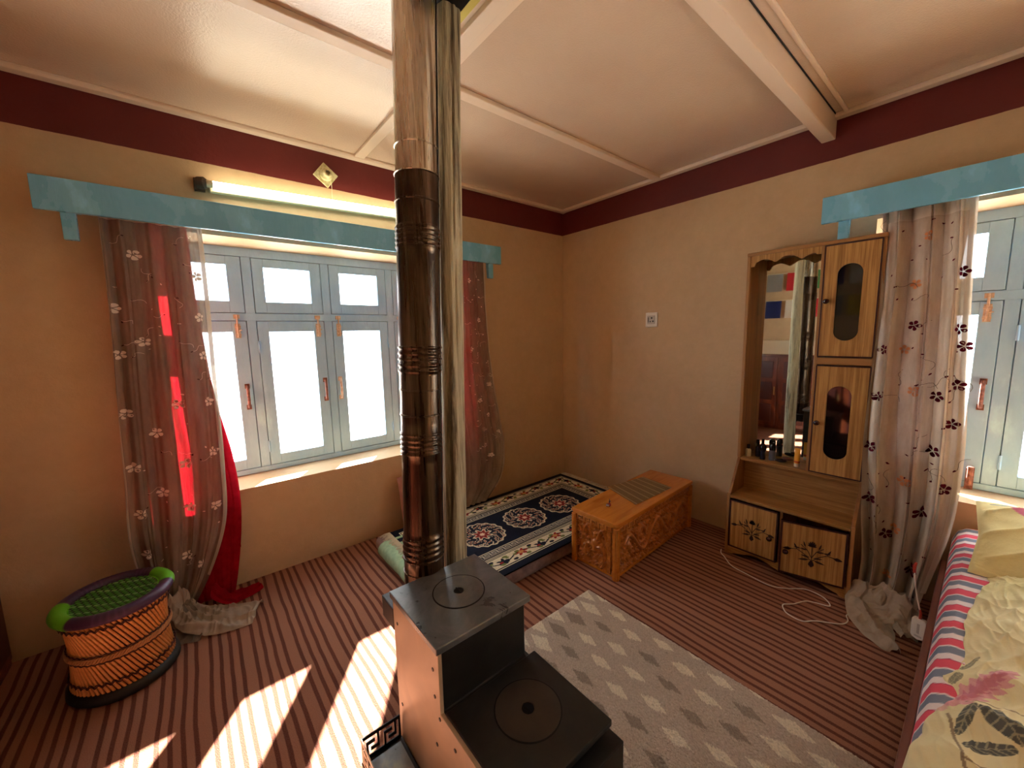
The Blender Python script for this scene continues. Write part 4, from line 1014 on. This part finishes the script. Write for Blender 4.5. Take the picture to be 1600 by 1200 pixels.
# ---- curtain on the right side of window 1 (behind post)
t = thing('curtain', 'sheer flowered curtain over red lining hanging behind the timber post', 'curtain', group='flowered window curtains')
lin2 = Sheet([(0,-1.42,-1.03,2.045,.075),(.25,-1.43,-1.0,1.6,.075),(.5,-1.45,-.98,1.12,.08),(.75,-1.46,-.94,.62,.10),(.9,-1.48,-1.0,.32,.13),(1,-1.50,-1.15,.16,.16)], 4.4, .009, fL, 13, .003)
sheet_mesh('red_lining', lin2, 'red_cloth', t, 110, 110)
she2 = Sheet([(0,-1.44,-1.035,2.055,.145),(.22,-1.44,-1.03,1.62,.145),(.45,-1.44,-.995,1.15,.15),(.62,-1.42,-.945,.80,.16),(.80,-1.40,-.905,.46,.175),(.92,-1.42,-.97,.24,.19),(1,-1.48,-1.16,.125,.25)], 5.2, .024, fL, 15, .006)
sp2 = sheet_mesh('sheer_panel', she2, 'sheer_cloth', t)
bb, vn = MB(), MB()
for i, (s_, v_) in enumerate([(.62,.10),(.8,.25),(.6,.36),(.64,.56),(.75,.62),(.63,.68),(.9,.70),(.7,.80),(.62,.75),(.88,.5)]):
    b_ = MB(); petals(b_, she2, s_, v_, .019, .44, 1.93, rot=i*.7); b_.build('embroidered_flower', 'white_petal', sp2)
for i in range(60):
    s_, v_ = rs.uniform(.5, .98), rs.uniform(.05, .9); bud(bb, she2, s_, v_, .009, rs.uniform(0, 6.28), .44, 1.93)
    if i % 3 == 0: vine(vn, she2, s_, v_, .44, 1.93, .05, rs.uniform(0, 6.28))
bb.build('embroidered_buds', 'white_petal', sp2)['kind'] = 'stuff'; vn.build('embroidered_stems', 'white_petal', sp2)['kind'] = 'stuff'
SS, VV = np.meshgrid(1+np.linspace(-.03, 0, 3), np.linspace(0, .95, 90)); x = np.stack(she2(SS, VV), -1); x[..., 1] -= .003; grid('hem', x, 'sheer_hem', sp2)
# ---- right wall curtain
t = thing('curtain', 'pale sheer curtain with dark red flowers between dresser and bed', 'curtain', group='flowered window curtains')
lin3 = Sheet([(0,2.34,2.62,2.02,.10),(.25,2.36,2.60,1.55,.09),(.5,2.38,2.66,1.07,.09),(.75,2.40,2.66,.56,.10),(.92,2.42,2.60,.22,.12),(1,2.42,2.57,.05,.13)], 3.4, .016, fR, 23, .003)
sheet_mesh('rose_lining', lin3, 'rose_cloth', t, 110, 120)
she3 = Sheet([(0,2.325,2.628,2.035,.155),(.22,2.35,2.645,1.60,.205),(.40,2.345,2.66,1.25,.215),(.6,2.34,2.68,.85,.225),(.78,2.365,2.67,.47,.235),(.9,2.385,2.63,.22,.25),(1,2.38,2.60,.03,.27)], 3.0, .060, fR, 29, .010)
sp3 = sheet_mesh('sheer_panel', she3, 'sheer_cloth_thick', t, 170, 200)
ob = MB(); bb = MB(); vn = MB()
for i, (s_, v_) in enumerate([(.93,.18),(.93,.31),(.94,.44),(.72,.47),(.10,.36),(.09,.48),(.07,.61),(.07,.74),(.90,.53),(.72,.60),(.88,.68),(.66,.75),(.30,.82),(.70,.89),(.42,.30),(.98,.35)]):
    b_ = MB(); petals(b_, she3, s_, v_, .026, .36, 2.0, rot=i*.8); b_.build('embroidered_flower', 'dark_petal', sp3)
for i, (s_, v_) in enumerate([(.52,.09),(.40,.20),(.34,.36),(.48,.46),(.45,.68),(.40,.80),(.38,.92)]):
    petals(ob, she3, s_, v_, .024, .36, 2.0, rot=i*.8)
for i in range(64):
    s_, v_ = rs.uniform(.03, .97), rs.uniform(.02, .95); bud(bb, she3, s_, v_, .011, rs.choice([0, 3.1, 1, 4]), .36, 2.0)
    if i % 3 == 0: vine(vn, she3, s_, v_, .36, 2.0, .08, rs.uniform(0, 6.28))
ob.build('pale_orange_flowers', 'orange_petal', sp3)['kind'] = 'stuff'; bb.build('embroidered_buds', 'dark_petal', sp3)['kind'] = 'stuff'; vn.build('embroidered_stems', 'brown_bud', sp3)['kind'] = 'stuff'
SS, VV = np.meshgrid(1+np.linspace(-.05, .02, 4), np.linspace(0, .93, 90)); x = np.stack(she3(SS, VV), -1); x[..., 0] -= .003; grid('hem', x, 'sheer_hem', sp3)
x = np.stack(she3(*np.meshgrid(np.linspace(0, 1, 130), np.linspace(.0, .045, 5))), -1); x[..., 0] -= .003; grid('heading_band', x, 'sheer_hem', sp3)
tail('sheer_hem_tail', [(-.28,-2.47,.10),(-.36,-2.46,.035),(-.44,-2.46,.012),(-.52,-2.50,.006),(-.60,-2.56,.004)], [.11,.12,.09,.06,.02], 'sheer_cloth_thick', sp3, .05, 4, 9)
tail('sheer_hem_tail', [(-.25,-2.50,.10),(-.33,-2.55,.04),(-.42,-2.58,.015),(-.46,-2.59,.006)], [.08,.08,.05,.03], 'sheer_cloth_thick', sp3, .04, 3, 12)

# ================================================================ BED
t = thing('bed', 'low bed with pink, grey and white striped sheet over brown side boards', 'bed')
YB0, YB1, XB0, XB1 = -2.685, -4.6, -2.3, -.03
MB().box(XB0, XB1, YB0+.014, YB0+.036, .06, .26).build('side_board', 'bedframe_wood', t, bevel=.004)
MB().box(XB0, XB1, YB1, YB0+.014, .12, .20).build('bed_deck', 'bedframe_wood', t)
for (x, y) in ((XB0+.04, YB0-.03), (XB1-.04, YB0-.03), (XB0+.04, YB1+.04), (XB1-.04, YB1+.04)):
    MB().box(x-.03, x+.03, y-.03, y+.03, 0, .13).build('leg', 'bedframe_wood', t, bevel=.003)
# sheeted mattress: profile over the near edge then flat
ns, nx = 60, 620
prof_ = [(YB0+.012, .19), (YB0+.012, .30), (YB0+.008, .38), (YB0-.008, .43), (YB0-.035, .452), (YB0-.08, .458), (YB0-.3, .46), (YB0-.8, .46), (YB1, .46)]
pd = np.array(prof_); L = np.r_[0, np.cumsum(np.hypot(*np.diff(pd, axis=0).T))]
sq = np.r_[np.linspace(0, .45, 45), np.linspace(.5, L[-1], 15)]
py = np.interp(sq, L, pd[:, 0]); pz = np.interp(sq, L, pd[:, 1])
XX, SQ = np.meshgrid(np.linspace(XB0, XB1, nx), sq); PY = np.broadcast_to(py[:, None], XX.shape).copy(); PZ = np.broadcast_to(pz[:, None], XX.shape).copy()
PZ += .004*wav(XX, SQ, 51, 14)*(PZ > .3); PY += .003*wav(XX, SQ, 52, 16)
xw = XX+.012*wav(XX, SQ, 53, 9)+.02*np.abs(((SQ/.16) % 1)-.5)
per = .1235; ph = ((xw+.025)/per) % 1
pk, wh, gr_, dkp = [np.array(lin(c)) for c in ((226,92,108), (236,220,216), (128,134,148), (176,70,96))]
C = np.where((ph < .34)[..., None], pk, np.where((ph < .62)[..., None], wh, np.where((ph < .94)[..., None], gr_, wh)))
C = np.where(((ph > .34) & (ph < .37))[..., None], dkp, C)
grid('striped_sheet', np.stack([XX, PY, PZ], -1), 'printed_sheet', t, C)
MB().box(XB0+.01, XB1-.01, YB1+.01, YB0-.012, .20, .44).build('mattress', 'mattress_fabric', t, bevel=.03, seg=4)

# comforter
t = thing('comforter', 'crumpled pale yellow comforter with pink and dark leaf print on the bed', 'comforter')
ex_ = [-2.6, -2.1, -1.79, -1.664, -1.56, -1.475, -1.383, -1.304, -1.20, -.92, -.80, -.70, -.62]; ey_ = [-2.66, -2.665, -2.672, -2.679, -2.694, -2.706, -2.719, -2.714, -2.744, -2.746, -2.76, -2.77, -2.785]
nx, ns = 640, 330
XX, SS = np.meshgrid(np.linspace(-2.25, -.575, nx), np.r_[np.linspace(-.10, .26, 190), np.linspace(.265, 1.7, 100)])
EY = np.interp(XX, ex_, ey_)+.010*wav(XX, XX*0, 61, 30)
hang = sm(-1.15, -1.45, XX)                       # how much it falls over the bed side
def H_c(X_, S_):
    w1 = .018*wav(X_, S_, 62, 13)+.010*wav(X_, S_, 63, 26)+.006*(1-np.abs(wav(X_*.6, S_*1.6, 64, 34, 5))*3).clip(-.2, 1)+.004*(1-np.abs(wav(X_, S_*2, 65, 60, 5))*3).clip(-.2, 1)
    ridg = .014*(1-np.abs(np.sin(7*S_+5*X_+1.5*np.sin(4*X_)))**.6)+.012*(1-np.abs(np.sin(16*X_+6*S_+2*np.sin(6*S_)))**.5)
    return .485+.05*sm(0, .3, S_)+w1+ridg*sm(-.02, .1, S_)
def comf(XX, SS):
    EY = np.interp(XX, ex_, ey_)+.010*wav(XX, XX*0, 61, 30); hang = sm(-1.15, -1.45, XX)
    H0 = H_c(XX, np.maximum(SS, 0)); q = np.clip(SS, 0, 1)
    Yc = EY-q-np.maximum(SS-1, 0); rnd = np.exp(-q/.035)
    Zc = H0-(.028+.02*(hang))*rnd
    neg = np.clip(-SS, 0, .1)/.1
    Zc = Zc-neg*(.012+.15*hang); Yc = Yc+neg*.018*hang-neg*(1-hang)*.02
    return Yc, Zc
Yc, Zc = comf(XX, SS)
yel = np.array(lin((230,218,170))); C = np.ones(XX.shape+(3,))*yel*(1+.03*wav(XX, SS, 70, 9))[..., None]
C = C*(1-.0*XX[..., None])
C = np.where((sm(-.95, -.62, XX) > 0)[..., None], C+(np.array(lin((214,200,138)))-C)*sm(-.9, -.65, XX)[..., None]*.7, C)
YY = Yc
def paint(C, XX, YY, poly_fn, col, a=1.0): 
    mval = np.clip(poly_fn(XX, YY), 0, 1)[..., None]*a; return C+(np.array(lin(col))-C)*mval
def leaf_fn(x0, y0, x1, y1, w, vein=.0, feather=0):
    def f(X_, Y_):
        d = np.array([x1-x0, y1-y0]); L_ = np.hypot(*d); d /= L_; n_ = np.array([-d[1], d[0]])
        a = ((X_-x0)*d[0]+(Y_-y0)*d[1])/L_; b_ = ((X_-x0)*n_[0]+(Y_-y0)*n_[1])
        ww = w*np.sqrt(np.clip(np.sin(np.clip(a, 0, 1)**.8*math.pi), 0, 1))
        if feather: ww = ww*(1+feather*np.sin(a*46-np.abs(b_)/w*5))
        m_ = ((a > 0) & (a < 1) & (np.abs(b_) < ww)).astype(float)
        if vein: m_ *= 1-vein*((np.sin(a*34-np.abs(b_)/w*6) > .75) | (np.abs(b_) < .0012))
        return m_
    return f
C = paint(C, XX, YY, leaf_fn(-1.46, -2.728, -1.24, -2.838, .030, 0, .25), (216,128,154), .7)
C = paint(C, XX, YY, leaf_fn(-1.43, -2.742, -1.27, -2.822, .014, 0, .5), (190,86,124), .5)
C = paint(C, XX, YY, leaf_fn(-1.40, -2.726, -1.49, -2.715, .012, 0, .2), (228,160,168), .6)
C = paint(C, XX, YY, leaf_fn(-1.447, -2.768, -1.578, -2.746, .012, .35), (74,80,80), .92)
C = paint(C, XX, YY, leaf_fn(-1.450, -2.785, -1.560, -2.840, .026, .35), (70,76,78), .92)
C = paint(C, XX, YY, leaf_fn(-1.615, -2.757, -1.575, -2.832, .022, .35), (66,72,74), .92)
C = paint(C, XX, YY, leaf_fn(-1.343, -2.727, -1.300, -2.745, .010, .3), (112,112,98), .8)
C = paint(C, XX, YY, leaf_fn(-1.268, -2.742, -1.19, -2.775, .007, .3), (112,112,98), .8)
def line_fn(pts, w):
    pts = np.array(pts)
    def f(X_, Y_):
        best = np.full(X_.shape, 9.)
        for a, b_ in zip(pts[:-1], pts[1:]):
            d = b_-a; k = np.clip(((X_-a[0])*d[0]+(Y_-a[1])*d[1])/(d@d), 0, 1); best = np.minimum(best, np.hypot(X_-a[0]-k*d[0], Y_-a[1]-k*d[1]))
        return (best < w).astype(float)
    return f
C = paint(C, XX, YY, line_fn([(-1.50,-2.728),(-1.536,-2.734),(-1.602,-2.744),(-1.646,-2.754),(-1.676,-2.757),(-1.76,-2.775)], .003), (130,108,86), .85)
C = paint(C, XX, YY, line_fn([(-1.43,-2.757),(-1.422,-2.789),(-1.427,-2.841),(-1.44,-2.90)], .0025), (140,116,92), .8)
C = paint(C, XX, YY, line_fn([(-1.670,-2.757),(-1.675,-2.79),(-1.69,-2.84)], .0028), (130,108,86), .85)
for (x, y, s_) in ((-.9, -3.2, 1), (-1.6, -3.3, 1), (-1.9, -2.95, .8), (-.85, -3.0, .6)):
    C = paint(C, XX, YY, leaf_fn(x, y, x-.22*s_, y-.18*s_, .05*s_, 0, .3), (212,110,140), .7); C = paint(C, XX, YY, leaf_fn(x-.1, y+.05, x-.3*s_, y+.02, .035*s_, .35), (66,72,72), .9)
grid('quilted_cover', np.stack([XX, Yc, Zc], -1), 'printed_comforter', t, C)

# pillow leaning at the head end
n = 90
U, V = np.meshgrid(np.linspace(-1, 1, n), np.linspace(-1, 1, n))
th = .085*(np.clip(1-U**2, 0, 1)*np.clip(1-V**2, 0, 1))**.42
th_ = th+.014*wav(U, V, 81, 4)*(th > .02)+.005*wav(U, V, 83, 12)*(th > .03)+.016*(1-np.abs(np.sin(5*U+4*V))**.5)*(th > .03)
sx, sy = .24, .37
pxx = U*sx*(1-.05*(1-np.abs(V))); pyy = V*sy*(1-.05*(1-np.abs(U)))
top = np.stack([pxx, pyy, th_], -1); bot_ = np.stack([pxx, pyy, -th*.7], -1)
Cy = np.ones(U.shape+(3,))*np.array(lin((224,208,146)))
Cy = paint(Cy, pxx, pyy, leaf_fn(.17, .27, .10, -.08, .055, 0, .15), (206,84,130), .85)
Cy = paint(Cy, pxx, pyy, leaf_fn(.15, .20, .11, .0, .022, 0, .3), (240,196,204), .6)
Cy = paint(Cy, pxx, pyy, leaf_fn(.20, .33, .19, .20, .014, .0), (110,116,120), .85)
X_ = np.concatenate([top, bot_[::-1]], 0); CC = np.concatenate([Cy, Cy[::-1]], 0)
o = grid('pillow', X_, 'printed_comforter', colors=CC)
o.location = (-.345, -3.105, .545); o.rotation_euler = (0, R(-20), 0)
tag(o, 'pale yellow pillow with magenta flower print at the head of the bed', 'pillow')

# ================================================================ BACK WALL SEEN IN THE MIRROR
t = thing('panelled_cupboard', 'dark carved wooden cupboard fronts along the back wall, seen in the mirror', 'cupboard')
MB().box(XB+.001, XB+.05, -4.0, -.02, 0, 1.08).build('cupboard_frame', 'dark_carved_wood', t, bevel=.004)
for i in range(10):
    y0 = -.06-i*.39
    d = MB().box(XB+.05, XB+.065, y0-.36, y0, .05, 1.04).build('cupboard_door', 'dark_carved_wood', t, bevel=.004)
    for z0, z1 in ((.10, .36), (.42, .68), (.74, .98)):
        MB().box(XB+.065, XB+.078, y0-.31, y0-.05, z0, z1).build('raised_panel', 'wood_red_dark', d, bevel=.008)
    MB().tube([(XB+.085, y0-.34, .50), (XB+.085, y0-.34, .62)], .006, 6).build('handle', 'brass', d)
o = MB().box(XB+.001, XB+.05, -4.0, -.02, 1.085, 1.28).build('cream_ledge', plain('cream_paint', (206,190,160), .6), bevel=.004); tag(o, 'cream ledge board above the carved cupboards, seen in the mirror', 'ledge')
for z, cols, gp in ((2.20, ['flag_green','flag_grey','flag_red','flag_green','flag_blue','flag_white','flag_yellow','flag_red'], 'upper string of flags'), (1.83, ['flag_green','flag_blue','flag_white','flag_red','flag_grey','flag_yellow','flag_white','flag_blue'], 'lower string of flags')):
    t = thing('flag_string', ('upper' if z > 2 else 'lower')+' string of small coloured cloth flags, seen in the mirror', 'flags', (XB+.05, 0, z))
    MB().tube([(0, -.1, .0), (0, -1.6, .01), (0, -3.2, 0)], .006, 6).build('string', 'cream_metal', t)
    for i, cn in enumerate(cols*1):
        y0 = -.38-i*.24
        S1, V1 = np.meshgrid(np.linspace(0, .19, 10), np.linspace(0, .24, 10))
        grid('flag', np.stack([.012*np.sin(S1*30+i)+.01, y0-S1+V1*.03, -V1], -1), cn, t)
